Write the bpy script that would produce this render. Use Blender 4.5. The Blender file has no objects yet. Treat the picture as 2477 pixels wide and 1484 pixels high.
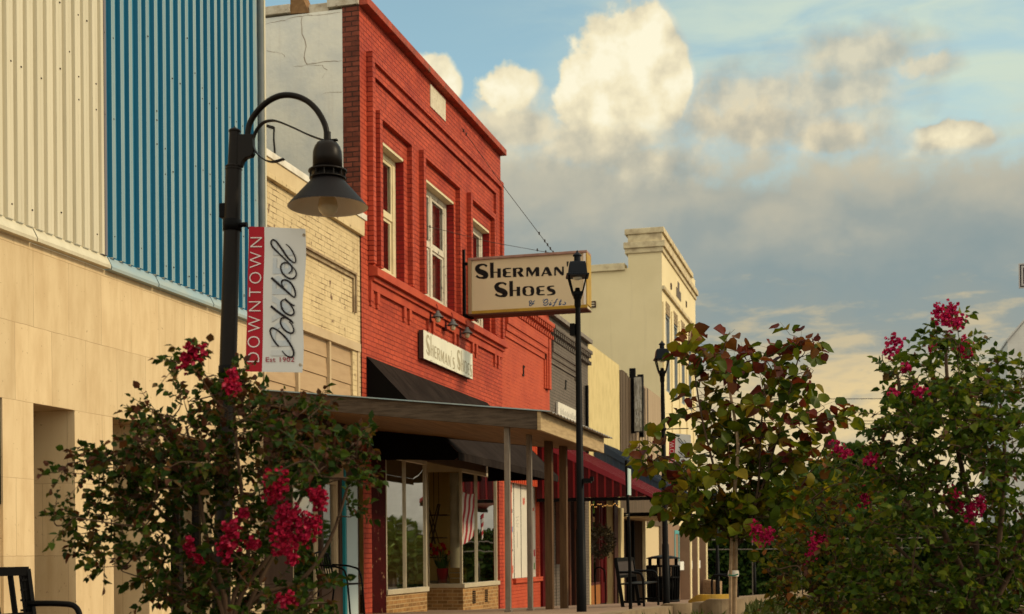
import bpy, math, random
import numpy as np
from mathutils import Vector, Matrix
R = math.radians
random.seed(7); np.random.seed(7)
scene = bpy.context.scene
C = scene.collection

# ------------------------------------------------------------------ camera, sky, sun
FOC = 3200 / 2477            # focal length in picture widths
HORIZON = 1335.0             # eye-level row of the 2477 x 1484 photograph
YAW, ROLL = R(15), .008
CAMX = 7.2                   # the street front stands in the plane X = 0; Z = 0 is eye level
_r0, _f0 = Vector((math.cos(YAW), math.sin(YAW), 0)), Vector((-math.sin(YAW), math.cos(YAW), 0))
_u0 = Vector((0, 0, 1))
_r = math.cos(ROLL) * _r0 - math.sin(ROLL) * _u0
_u = math.sin(ROLL) * _r0 + math.cos(ROLL) * _u0
cd = bpy.data.cameras.new('camera'); cam = bpy.data.objects.new('camera', cd); C.objects.link(cam)
cd.sensor_width = 36; cd.lens = 36 * FOC
cd.shift_y = (HORIZON - 742) / 2477
cd.clip_start = .1; cd.clip_end = 3000
cam.matrix_world = Matrix(((_r.x, _u.x, -_f0.x, CAMX), (_r.y, _u.y, -_f0.y, 0), (_r.z, _u.z, -_f0.z, 0), (0, 0, 0, 1)))
cd.dof.use_dof = True; cd.dof.focus_distance = 11; cd.dof.aperture_fstop = 4.0
scene.camera = cam

def ray(x, y):               # picture point (2477 x 1484) -> direction, one metre deep
    a, b = (x - 1238.5) / 3200, (HORIZON - y) / 3200
    return _r * a + _u * b + _f0
def at_d(x, y, d):
    return Vector((CAMX, 0, 0)) + ray(x, y) * d
def at_y(x, y, Y):
    v = ray(x, y); return Vector((CAMX, 0, 0)) + v * (Y / v.y)
def azel(x, y):
    v = ray(x, y); return math.degrees(math.atan2(v.x, v.y)), math.degrees(math.atan2(v.z, math.hypot(v.x, v.y)))

SUN_EL, SUN_AZ = 30, 84      # azimuth from +Y (down the street) towards +X (the street side)
sd = bpy.data.lights.new('sun', 'SUN'); sun = bpy.data.objects.new('sun', sd); C.objects.link(sun)
sd.energy = 1.35; sd.angle = R(7); sd.color = (1, .80, .52)
_sv = Vector((math.sin(R(SUN_AZ)) * math.cos(R(SUN_EL)), math.cos(R(SUN_AZ)) * math.cos(R(SUN_EL)), math.sin(R(SUN_EL))))
sun.rotation_euler = (-_sv).to_track_quat('-Z', 'Y').to_euler()
scene.view_settings.view_transform = 'Standard'; scene.view_settings.look = 'None'
scene.view_settings.exposure = .8; scene.view_settings.gamma = 1

class NT:                     # small node-tree writer
    def __init__(s, t): s.t = t; t.nodes.clear()
    def n(s, k, **kw):
        o = s.t.nodes.new(k)
        for a, b in kw.items(): setattr(o, a, b)
        return o
    def put(s, sock, v):
        if isinstance(v, bpy.types.NodeSocket): s.t.links.new(v, sock)
        elif v is not None:
            if isinstance(v, (tuple, list)) and len(v) == 3 and sock.type == 'RGBA': v = (*v, 1)
            sock.default_value = v
    def m(s, op, a, b=None, c=None, clamp=False):
        o = s.n('ShaderNodeMath', operation=op); o.use_clamp = clamp
        for i, v in enumerate((a, b, c)):
            if v is not None: s.put(o.inputs[i], v)
        return o.outputs[0]
    def vm(s, op, a, b=None):
        o = s.n('ShaderNodeVectorMath', operation=op); s.put(o.inputs[0], a)
        if b is not None: s.put(o.inputs[1], b)
        return o.outputs[0]
    def mix(s, f, a, b, blend='MIX'):
        o = s.n('ShaderNodeMix', data_type='RGBA', blend_type=blend)
        s.put(o.inputs[0], f); s.put(o.inputs[6], a); s.put(o.inputs[7], b); return o.outputs[2]
    def noise(s, vec, sc, det=4, ro=.55, dist=0):
        o = s.n('ShaderNodeTexNoise'); s.put(o.inputs['Vector'], vec); o.inputs['Scale'].default_value = sc
        o.inputs['Detail'].default_value = det; o.inputs['Roughness'].default_value = ro; o.inputs['Distortion'].default_value = dist
        return o.outputs[0]
    def step(s, v, a, b, x=0., y=1.):
        o = s.n('ShaderNodeMapRange', interpolation_type='SMOOTHSTEP'); s.put(o.inputs[0], v)
        for i, q in enumerate((a, b, x, y)): o.inputs[i + 1].default_value = q
        return o.outputs[0]
    def comb(s, x, y, z):
        o = s.n('ShaderNodeCombineXYZ')
        for i, v in enumerate((x, y, z)): s.put(o.inputs[i], v)
        return o.outputs[0]
    def sep(s, v):
        o = s.n('ShaderNodeSeparateXYZ'); s.put(o.inputs[0], v); return o.outputs

def build_sky():
    w = bpy.data.worlds.new('World'); scene.world = w; w.use_nodes = True
    g = NT(w.node_tree)
    d = g.n('ShaderNodeTexCoord').outputs['Generated']
    x, y, z = g.sep(g.vm('NORMALIZE', d))
    az = g.m('MULTIPLY', g.m('ARCTAN2', x, y), 57.2958)
    el = g.m('MULTIPLY', g.m('ARCSINE', z), 57.2958)
    P = g.comb(az, el, 0.)
    wx = g.m('SUBTRACT', g.noise(P, .55, 4), .5); wy = g.m('SUBTRACT', g.noise(g.vm('ADD', P, (31, 17, 5)), .55, 4), .5)
    Pw = g.vm('ADD', P, g.comb(g.m('MULTIPLY', wx, 1.6), g.m('MULTIPLY', wy, 1.6), 0.))
    nf = g.noise(P, 1.1, 9, .6)                      # billow detail
    nsoft = g.noise(P, .8, 4, .5)
    nbig = g.noise(g.vm('MULTIPLY', P, (.75, 1.25, 1.)), .24, 4, .45, .25)
    r2 = g.m('SUBTRACT', g.noise(P, .62, 5, .5), g.noise(g.vm('ADD', P, (-.75, .6, 0)), .62, 5, .5))
    nl = g.noise(g.vm('ADD', P, (.45, .38, 0)), 1.1, 9, .6)
    relief = g.m('MULTIPLY', g.m('SUBTRACT', nf, nl), 2.2)
    flat = g.comb(g.m('MULTIPLY', az, .16), g.m('MULTIPLY', el, .62), 0.)
    ns = g.noise(flat, 1.0, 6, .55, .4)              # drawn-out layers
    ns2 = g.noise(g.vm('ADD', flat, (7, 3, 2)), 2.1, 6, .6, .3)
    # clear sky
    sk = g.n('ShaderNodeTexSky', sky_type='NISHITA'); sk.sun_disc = False
    sk.sun_elevation = R(SUN_EL); sk.sun_rotation = R(SUN_AZ); sk.altitude = 100; sk.air_density = 1; sk.dust_density = 1.2; sk.ozone_density = 1
    clear = g.mix(1., sk.outputs[0], (.98, 1.10, .88), 'MULTIPLY')
    bg1 = g.n('ShaderNodeBackground'); g.put(bg1.inputs[0], clear); bg1.inputs[1].default_value = .115
    # thin white veil, thicker to the right and low
    veil = g.m('MULTIPLY', g.step(ns, .30, .68), g.step(az, -19., -5.))
    veil = g.m('ADD', g.m('MULTIPLY', veil, .62), g.m('ADD', g.step(el, 12., -1., 0., .8), g.step(az, -16., 4., .10, .38)), clamp=True)
    col = (.66, .77, .64); mask = veil
    def ramp(v, stops):
        cr = g.n('ShaderNodeValToRGB'); e = cr.color_ramp.elements; lo, hi = stops[0][0], stops[-1][0]
        o = g.n('ShaderNodeMapRange'); g.put(o.inputs[0], v); o.inputs[1].default_value = lo; o.inputs[2].default_value = hi; g.put(cr.inputs[0], o.outputs[0])
        while len(e) < len(stops): e.new(.5)
        for i, (p, c) in enumerate(stops): e[i].position = (p - lo) / (hi - lo); e[i].color = (*c, 1)
        return cr.outputs[0]
    def blobs(lst, amp, soft, nn=nf):
        f = None
        for (bx, by, rx, ry) in lst:
            a0, e0 = azel(bx, by)
            px, py, _ = g.sep(Pw)
            u = g.m('DIVIDE', g.m('SUBTRACT', px, a0), rx / 55.); v = g.m('DIVIDE', g.m('SUBTRACT', py, e0), ry / 55.)
            q = g.m('SUBTRACT', 1., g.m('SQRT', g.m('ADD', g.m('MULTIPLY', u, u), g.m('MULTIPLY', v, v))))
            f = q if f is None else g.m('MAXIMUM', f, q)
        f = g.m('ADD', f, g.m('MULTIPLY', g.m('SUBTRACT', nn, .5), amp))
        return g.m('SMOOTH_MIN', g.m('DIVIDE', g.m('MAXIMUM', f, 0.), soft), 1., .25, clamp=True), f
    na_ = g.m('SUBTRACT', nsoft, .5); nB = g.m('SUBTRACT', nbig, .5); nb_ = g.m('SUBTRACT', ns, .5); nfc = g.m('SUBTRACT', nf, .5)
    # grey layer cloud filling the sky below a ragged, soft upper edge
    edge = g.m('ADD', 18.8, g.m('MULTIPLY', g.step(az, -18., 6.), -1.6))
    lay = g.m('ADD', g.m('SUBTRACT', edge, el), g.m('ADD', g.m('MULTIPLY', nB, 5.), g.m('ADD', g.m('MULTIPLY', na_, 1.8), g.m('MULTIPLY', nfc, 1.5))))
    laym = g.m('MULTIPLY', g.step(lay, -.7, 2.6), g.step(az, -40., -21.))
    laym = g.m('MULTIPLY', laym, g.step(az, 60., 25.))
    le = g.m('ADD', el, g.m('ADD', g.m('MULTIPLY', nB, 8.5), g.m('ADD', g.m('MULTIPLY', na_, 1.6), g.m('MULTIPLY', nfc, .9))))
    layc = ramp(le, [(5., (.50, .455, .34)), (8.5, (.34, .375, .34)), (11., (.285, .355, .355)), (13.0, (.36, .40, .37)), (14.8, (.51, .495, .40)), (17.3, (.64, .59, .44)), (20., (.74, .66, .46))])
    lowy = g.m('MULTIPLY', g.step(g.m('ADD', el, g.m('MULTIPLY', g.m('SUBTRACT', ns2, .5), -13.)), 10.4, 5.0), g.step(az, -14., 1., .35, 1.))
    layc = g.mix(lowy, layc, (.90, .68, .34))
    layc = g.mix(g.step(el, 6.8, 1.), layc, (.74, .62, .39))
    streak = g.m('MULTIPLY', g.step(ns2, .52, .70), g.step(el, 12., 8.))
    layc = g.mix(g.m('MULTIPLY', streak, .5), layc, (.43, .42, .34))
    col = g.mix(laym, col, layc); mask = g.m('MAXIMUM', mask, laym)
    # broad sunlit body under the heads, melting into the grey layer
    dm, df = blobs([(1440, 345, 330, 125), (1250, 310, 190, 110), (1560, 400, 230, 90), (1810, 290, 290, 110), (2010, 330, 220, 70)], .9, .62, g.m('ADD', g.m('MULTIPLY', nsoft, .7), g.m('MULTIPLY', nf, .3)))
    dc = ramp(g.m('ADD', g.m('ADD', g.m('MULTIPLY', r2, 1.1), g.m('MULTIPLY', relief, .14)), g.step(el, 13.5, 19., 0., .75)), [(.0, (.40, .42, .37)), (.4, (.58, .55, .43)), (.8, (.84, .75, .53))])
    dk = g.m('MULTIPLY', dm, g.step(el, 12.2, 16.))
    col = g.mix(dk, col, dc); mask = g.m('MAXIMUM', mask, dk)
    # soft warm-grey mid clouds
    bm, bf = blobs([(1820, 250, 270, 115), (2080, 135, 240, 85), (2020, 225, 260, 85), (1950, 300, 160, 70), (2230, 150, 120, 40)], 1.0, .62, g.m('ADD', g.m('MULTIPLY', nsoft, .6), g.m('MULTIPLY', nf, .4)))
    bc = ramp(g.m('ADD', g.m('ADD', g.m('MULTIPLY', r2, 1.6), g.m('MULTIPLY', relief, .18)), g.m('MULTIPLY', bf, .35)), [(-.25, (.44, .445, .38)), (.12, (.60, .555, .425)), (.5, (.80, .71, .50))])
    bk = g.m('MULTIPLY', bm, g.m('MULTIPLY', g.step(el, 14.2, 17.2), .9))
    col = g.mix(bk, col, bc); mask = g.m('MAXIMUM', mask, bk)
    # bright cumulus heads, dimming and dissolving downwards
    heads = [(1510, 165, 150, 150), (1560, 85, 90, 95), (1415, 215, 85, 90), (1490, 260, 170, 90), (1610, 180, 75, 115), (1232, 215, 84, 66), (1062, 205, 66, 70), (2290, 345, 130, 55), (2200, 365, 80, 30)]
    cm, cf = blobs(heads, .52, .22, g.m('ADD', g.m('MULTIPLY', nf, .75), g.m('MULTIPLY', nsoft, .25)))
    lit = g.m('ADD', g.m('ADD', g.m('MULTIPLY', relief, .15), g.m('MULTIPLY', r2, 1.6)), g.m('ADD', g.m('MULTIPLY', g.step(el, 16., 19.6), .52), g.m('MULTIPLY', cf, .50)))
    cc = ramp(lit, [(.05, (.58, .55, .43)), (.38, (.80, .72, .51)), (.68, (.97, .87, .60)), (1., (1.06, .99, .74))])
    cmm = g.m('MULTIPLY', cm, g.step(el, 15.2, 18.2))
    cmm = g.m('MAXIMUM', cmm, g.m('MULTIPLY', g.m('MULTIPLY', cm, g.step(az, 1., 2.5)), g.step(el, 15.2, 16.2)))
    col = g.mix(cmm, col, cc); mask = g.m('MAXIMUM', mask, cmm)
    # unseen rest of the dome: bright warm cloud added to fill camera-facing walls
    rest = g.m('MULTIPLY', g.step(g.noise(d, 2.2, 5, .55), .48, .7), g.step(g.m('ABSOLUTE', g.m('ADD', az, 15.)), 26., 40.))
    rest = g.m('MAXIMUM', g.m('MULTIPLY', rest, .8), g.step(g.m('ABSOLUTE', g.m('ADD', az, 15.)), 45., 90., 0., .85))
    rest = g.m('MAXIMUM', rest, g.step(el, 32., 60., 0., .8))
    col = g.mix(rest, col, (1.55, 1.42, 1.16)); mask = g.m('MAXIMUM', mask, rest)
    bg2 = g.n('ShaderNodeBackground'); g.put(bg2.inputs[0], col); bg2.inputs[1].default_value = .54
    mx = g.n('ShaderNodeMixShader'); g.put(mx.inputs[0], mask)
    g.t.links.new(bg1.outputs[0], mx.inputs[1]); g.t.links.new(bg2.outputs[0], mx.inputs[2])
    out = g.n('ShaderNodeOutputWorld'); g.t.links.new(mx.outputs[0], out.inputs[0])
build_sky()

# ------------------------------------------------------------------ materials
_mats = {}
def pm(name, c1, c2=None, rough=.7, metal=0, ns=3., stretch=(1, 1, 1), na=(.35, .7), bump=0, bs=60, brick=None, spots=None, streak=None, spec=.14, island=0, coat=0):
    """painted / stone / brick / timber surface; all patterns in world metres"""
    if name in _mats: return _mats[name]
    m = bpy.data.materials.new(name); m.use_nodes = True; g = NT(m.node_tree); _mats[name] = m
    b = g.n('ShaderNodeBsdfPrincipled'); o = g.n('ShaderNodeOutputMaterial'); g.t.links.new(b.outputs[0], o.inputs[0])
    P = g.n('ShaderNodeNewGeometry').outputs['Position']
    b.inputs['Roughness'].default_value = rough; b.inputs['Metallic'].default_value = metal; b.inputs['Specular IOR Level'].default_value = spec
    if coat: b.inputs['Coat Weight'].default_value = coat; b.inputs['Coat Roughness'].default_value = .15
    col = c1
    if c2 is not None:
        col = g.mix(g.step(g.noise(g.vm('MULTIPLY', P, stretch), ns, 6, .6), na[0], na[1]), c1, c2)
    h = None
    if brick:
        bw, bh, mort, mcol, k = brick[:5]; patch, lo_ = ((.46, .62), .12) if len(brick) > 5 else ((.25, .6), .35)
        X, Y, Z = g.sep(P)
        vec = g.comb(g.m('ADD', X, Y), Z, 0.)
        wob = g.m('MULTIPLY', g.m('SUBTRACT', g.noise(P, 7, 2), .5), .012)
        vec = g.vm('ADD', vec, g.comb(wob, wob, 0.))
        t = g.n('ShaderNodeTexBrick'); g.put(t.inputs['Vector'], vec)
        t.inputs['Scale'].default_value = 1; t.inputs['Mortar Size'].default_value = mort; t.inputs['Mortar Smooth'].default_value = .3
        t.inputs['Brick Width'].default_value = bw; t.inputs['Row Height'].default_value = bh
        t.inputs['Color1'].default_value = (1, 1, 1, 1); t.inputs['Color2'].default_value = (1 - k, 1 - k, 1 - k, 1); t.inputs['Mortar'].default_value = (1, 1, 1, 1)
        col = g.mix(1., col, t.outputs['Color'], 'MULTIPLY')
        wear = g.m('MULTIPLY', t.outputs['Fac'], g.step(g.noise(P, 1.7, 5, .65), *patch, lo_, 1.))
        col = g.mix(wear, col, mcol)
        h = g.m('MULTIPLY', t.outputs['Fac'], -1.)
    if streak:                                     # rain streaks, long in Z
        sc, amt, scol = streak
        s = g.step(g.noise(g.vm('MULTIPLY', P, (6, 6, .35)), sc, 5, .65), .52, .74)
        col = g.mix(g.m('MULTIPLY', s, amt), col, scol)
    if spots:                                      # pits / flaked paint
        sc, lo, hi, pcol = spots
        s = g.step(g.noise(P, sc, 6, .7), lo, hi)
        col = g.mix(s, col, pcol)
    if island:
        rnd = g.n('ShaderNodeNewGeometry').outputs['Random Per Island']
        col = g.mix(1., col, g.mix(rnd, (1 - island,) * 3, (1 + island,) * 3), 'MULTIPLY')
    g.put(b.inputs['Base Color'], col)
    if bump:
        nn = g.noise(P, bs, 4)
        hh = nn if h is None else g.m('ADD', g.m('MULTIPLY', nn, .35), h)
        bu = g.n('ShaderNodeBump'); bu.inputs['Strength'].default_value = bump; bu.inputs['Distance'].default_value = .01
        g.put(bu.inputs['Height'], hh); g.t.links.new(bu.outputs[0], b.inputs['Normal'])
    return m
def glass(name, tint=(.9, .92, .88), f0=.18):
    if name in _mats: return _mats[name]
    m = bpy.data.materials.new(name); m.use_nodes = True; g = NT(m.node_tree); _mats[name] = m
    P = g.n('ShaderNodeNewGeometry').outputs['Position']
    t = g.n('ShaderNodeBsdfTransparent'); t.inputs[0].default_value = (*tint, 1)
    s = g.n('ShaderNodeBsdfGlossy'); s.inputs[0].default_value = (1, 1, 1, 1); s.inputs['Roughness'].default_value = .015
    bu = g.n('ShaderNodeBump'); bu.inputs['Strength'].default_value = .12; bu.inputs['Distance'].default_value = .02
    g.put(bu.inputs['Height'], g.noise(P, 1.3, 1)); g.t.links.new(bu.outputs[0], s.inputs['Normal'])
    lw = g.n('ShaderNodeFresnel'); lw.inputs[0].default_value = 1.5
    f = g.m('ADD', g.m('MULTIPLY', lw.outputs[0], 1.8), f0, clamp=True)
    mx = g.n('ShaderNodeMixShader'); g.put(mx.inputs[0], f); g.t.links.new(t.outputs[0], mx.inputs[1]); g.t.links.new(s.outputs[0], mx.inputs[2])
    o = g.n('ShaderNodeOutputMaterial'); g.t.links.new(mx.outputs[0], o.inputs[0]); return m
def leafmat(name, ramp, trans=.35, rough=.5):
    if name in _mats: return _mats[name]
    m = bpy.data.materials.new(name); m.use_nodes = True; g = NT(m.node_tree); _mats[name] = m
    rnd = g.n('ShaderNodeNewGeometry').outputs['Random Per Island']
    cr = g.n('ShaderNodeValToRGB'); g.put(cr.inputs[0], rnd); e = cr.color_ramp.elements
    while len(e) < len(ramp): e.new(.5)
    for i, (p, c) in enumerate(ramp): e[i].position = p; e[i].color = (*c, 1)
    b = g.n('ShaderNodeBsdfPrincipled'); g.put(b.inputs['Base Color'], cr.outputs[0]); b.inputs['Roughness'].default_value = rough
    b.inputs['Specular IOR Level'].default_value = .07
    t = g.n('ShaderNodeBsdfTranslucent'); g.put(t.inputs[0], g.mix(1., cr.outputs[0], (1.7, 1.5, .6), 'MULTIPLY'))
    mx = g.n('ShaderNodeMixShader'); mx.inputs[0].default_value = trans
    g.t.links.new(b.outputs[0], mx.inputs[1]); g.t.links.new(t.outputs[0], mx.inputs[2])
    o = g.n('ShaderNodeOutputMaterial'); g.t.links.new(mx.outputs[0], o.inputs[0]); return m
def glow(name, c, e):
    m = pm(name, c); b = [n for n in m.node_tree.nodes if n.type == 'BSDF_PRINCIPLED'][0]
    b.inputs['Emission Color'].default_value = (*c, 1); b.inputs['Emission Strength'].default_value = e; return m

STONE = pm('travertine', (.66, .51, .30), (.57, .42, .235), .75, ns=2.2, stretch=(2.5, 2.5, .7), spots=(24, .63, .70, (.24, .15, .08)), streak=(1.6, .38, (.43, .29, .14)), brick=(.545, .685, .0035, (.38, .27, .15), .14), bump=.25, bs=50)
CREAM_METAL = pm('cream_steel', (.60, .545, .40), (.53, .48, .345), .42, ns=1.2, stretch=(5, 5, .3), streak=(3, .2, (.35, .28, .18)))
BLUE_METAL = pm('blue_steel', (.013, .13, .23), (.02, .155, .26), .38, ns=1.5, stretch=(5, 5, .3))
BLUE_SHEEN = pm('chalky_sheen_blue_steel', (.235, .325, .335), (.18, .28, .31), .4, ns=1.5, stretch=(5, 5, .25))  # paler rib crowns: chalky paint with glancing sky sheen put into the colour
FLASHING = pm('grey_blue_flashing', (.26, .36, .40), (.33, .38, .36), .45, ns=2, stretch=(1, 1, 4))
REDB = pm('painted_red_brick', (.50, .080, .037), (.36, .048, .026), .66, ns=1.1, na=(.38, .72), brick=(.205, .0745, .0070, (.16, .016, .012), .22), streak=(1.1, .75, (.27, .042, .027)), spots=(4, .64, .73, (.26, .052, .038)), bump=.9, bs=90)
REDP = pm('painted_red_plaster', (.47, .078, .036), (.36, .052, .028), .62, ns=1.8, spots=(7, .69, .76, (.24, .06, .03)), streak=(2, .4, (.34, .04, .022)), bump=.5, bs=50)
DARKRED = pm('dark_red_paint', (.09, .005, .007), (.065, .004, .005), .55, ns=3, spec=.05)
PEEL = pm('peeling_shaded_red_paint', (.045, .004, .004), (.03, .003, .003), .6, ns=3, spots=(7, .60, .65, (.22, .12, .065)), spec=.03)  # peeling red paint, darkened in its colour for the shade under the awning
BROWNB = pm('old_brown_brick', (.235, .062, .035), (.165, .045, .028), .8, ns=5, brick=(.205, .0745, .010, (.045, .022, .015), .35), bump=.8, bs=90, spots=(9, .70, .76, (.42, .36, .30)))
ORANGEB = pm('painted_orange_red_brick', (.50, .088, .038), (.43, .07, .032), .62, ns=1.4, brick=(.205, .0745, .006, (.26, .03, .015), .10, 1), streak=(1.6, .35, (.42, .06, .03)), bump=.7, bs=80)
GREYB = pm('painted_grey_brick', (.17, .14, .11), (.135, .11, .088), .7, ns=1.6, brick=(.205, .0745, .007, (.05, .04, .032), .12), streak=(1.6, .3, (.10, .08, .06)), bump=.7, bs=80)
BEIGEB = pm('painted_beige_brick', (.64, .50, .28), (.56, .43, .235), .72, ns=1.5, brick=(.205, .0745, .006, (.17, .10, .05), .08, 1), spots=(6, .60, .66, (.17, .10, .06)), streak=(1.8, .45, (.45, .31, .15)), bump=.8, bs=70)
BEIGE = pm('beige_paint', (.60, .47, .27), (.54, .41, .23), .7, ns=3, streak=(2, .25, (.38, .27, .15)), bump=.2)
TAN = pm('tan_siding', (.42, .29, .165), (.37, .25, .14), .65, ns=2, stretch=(1, 1, 6), streak=(2, .15, (.30, .19, .10)))
TRIM = pm('tan_trim', (.50, .38, .23), (.45, .33, .19), .6, ns=3)
WHITEST = pm('white_stucco', (.75, .72, .62), (.60, .60, .56), .85, ns=1.6, spots=(3.3, .70, .80, (.46, .42, .36)), streak=(1.0, .4, (.54, .48, .40)), bump=.6, bs=14)
COPING = pm('weathered_concrete', (.55, .49, .38), (.38, .31, .22), .85, ns=6, spots=(8, .58, .70, (.12, .08, .055)), bump=.7, bs=30)
COPRED = pm('weathered_red_coping', (.40, .075, .042), (.24, .06, .04), .75, ns=5, spots=(6, .56, .68, (.13, .075, .05)), bump=.6, bs=40)
YSTUC = pm('yellow_stucco', (.62, .50, .24), (.53, .42, .195), .85, ns=3.5, stretch=(1, 1, .6), bump=1., bs=22, streak=(3, .3, (.42, .31, .13)))
CSTUC = pm('cream_stucco', (.74, .62, .37), (.68, .565, .33), .85, ns=.6, bump=.5, bs=20, streak=(.7, .25, (.50, .40, .23)))
WAVY = pm('weathered_grey_boards', (.085, .058, .036), (.13, .092, .06), .75, ns=1.4, stretch=(7, 7, .22), streak=(3, .5, (.07, .048, .03)))
WAVYL = pm('pale_grey_boards', (.40, .30, .195), (.31, .225, .14), .75, ns=1.4, stretch=(7, 7, .22), streak=(3, .5, (.20, .14, .085)))
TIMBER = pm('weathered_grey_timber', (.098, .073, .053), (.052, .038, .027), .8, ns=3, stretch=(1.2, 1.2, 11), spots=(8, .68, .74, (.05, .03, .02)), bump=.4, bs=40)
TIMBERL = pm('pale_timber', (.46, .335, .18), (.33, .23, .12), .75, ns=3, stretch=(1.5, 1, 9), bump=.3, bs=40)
SOFFIT = pm('plywood_soffit', (.25, .145, .062), (.17, .098, .042), .7, ns=2.2, stretch=(7, .7, 1))
POSTW = pm('brown_wood_post', (.11, .06, .028), (.065, .034, .016), .75, ns=4, stretch=(6, 6, .5), bump=.3)
POSTG = pm('grey_steel_post', (.20, .165, .13), (.14, .11, .085), .45, ns=5, stretch=(3, 3, .6), spots=(12, .66, .72, (.4, .3, .2)), metal=.2)
CORR = pm('corrugated_roof_steel', (.30, .29, .27), (.17, .11, .07), .5, ns=4, metal=.4)
BLACKM = pm('black_painted_steel', (.0028, .0026, .0026), (.0045, .004, .004), .42, ns=9, spec=.055)
BRONZE = pm('dark_bronze_steel', (.009, .006, .004), (.006, .0045, .0035), .38, ns=6, spec=.11)
LAMPWHITE = pm('white_enamel', (.75, .69, .58), rough=.4)
BULB = pm('frosted_bulb', (.52, .42, .26), rough=.25, spec=.6)
AWN = pm('black_awning_canvas', (.014, .010, .0085), (.030, .022, .018), .9, ns=2.5, stretch=(1, 4, 1), bump=.2, bs=200, spec=.03)
AWNK = pm('black_canvas_end', (.006, .0055, .005), rough=.9, spec=.02)
MAROON = pm('maroon_steel', (.19, .024, .034), (.23, .03, .04), .33, ns=2)
MAROOND = pm('red_ribbed_steel', (.042, .003, .004), (.058, .004, .005), .4, ns=2)
NAVY = pm('dark_blue_steel', (.034, .048, .070), (.045, .06, .085), .38, ns=2)
WINW = pm('flaking_white_window_paint', (.62, .56, .44), (.50, .45, .35), .7, ns=6, stretch=(1, 1, .3), spots=(11, .58, .64, (.16, .14, .12)))
WINC = pm('cream_window_paint', (.68, .58, .36), (.58, .49, .30), .65, ns=5, spots=(12, .66, .70, (.22, .17, .10)))
DARKIN = pm('dark_interior', (.030, .018, .014), (.05, .02, .016), .9, ns=.8)
CURT = pm('old_curtain', (.34, .31, .25), (.13, .115, .10), .9, ns=3, stretch=(9, 9, .2))
GLASS = glass('window_glass'); SHOPGLASS = glass('shop_glass', (.70, .72, .62), .46)
BACKWALL = pm('yellowed_plaster', (.70, .52, .22), (.62, .45, .18), .8, ns=1)
COLW = pm('off_white_column', (.74, .68, .55), (.56, .50, .39), .6, ns=3)
BULK = pm('buff_bulkhead_brick', (.40, .215, .075), (.27, .13, .042), .7, ns=7, brick=(.20, .068, .009, (.42, .29, .14), .4), bump=.5)
ALU = pm('cream_metal_frame', (.56, .48, .33), (.48, .41, .28), .4, ns=4, metal=.2)
BRONZEF = pm('dark_brown_header', (.075, .048, .028), (.10, .065, .036), .5, ns=3)
CONC = pm('pavement_concrete', (.30, .20, .135), (.23, .15, .10), .85, ns=2.2, spots=(2.6, .62, .74, (.15, .095, .06)), brick=(1.5, 1.5, .012, (.10, .065, .045), .10), bump=.4, bs=60)
KERB = pm('kerb_concrete', (.25, .18, .105), (.16, .11, .065), .85, ns=4, spots=(5, .62, .70, (.18, .12, .07)), bump=.4)
YELLOWP = pm('yellow_kerb_paint', (.50, .28, .03), (.30, .19, .05), .7, ns=6)
ASPH = pm('asphalt', (.05, .048, .045), (.065, .06, .056), .9, ns=6, bump=.5)
SOIL = pm('mulch_soil', (.07, .05, .032), (.05, .035, .022), .95, ns=8, bump=.6)
BARK = pm('smooth_bark', (.075, .045, .026), (.045, .027, .016), .8, ns=9, stretch=(1, 1, .4))
BARKP = pm('pale_bark', (.36, .25, .15), (.25, .165, .095), .8, ns=7, stretch=(1, 1, 3), bump=.3)

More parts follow.
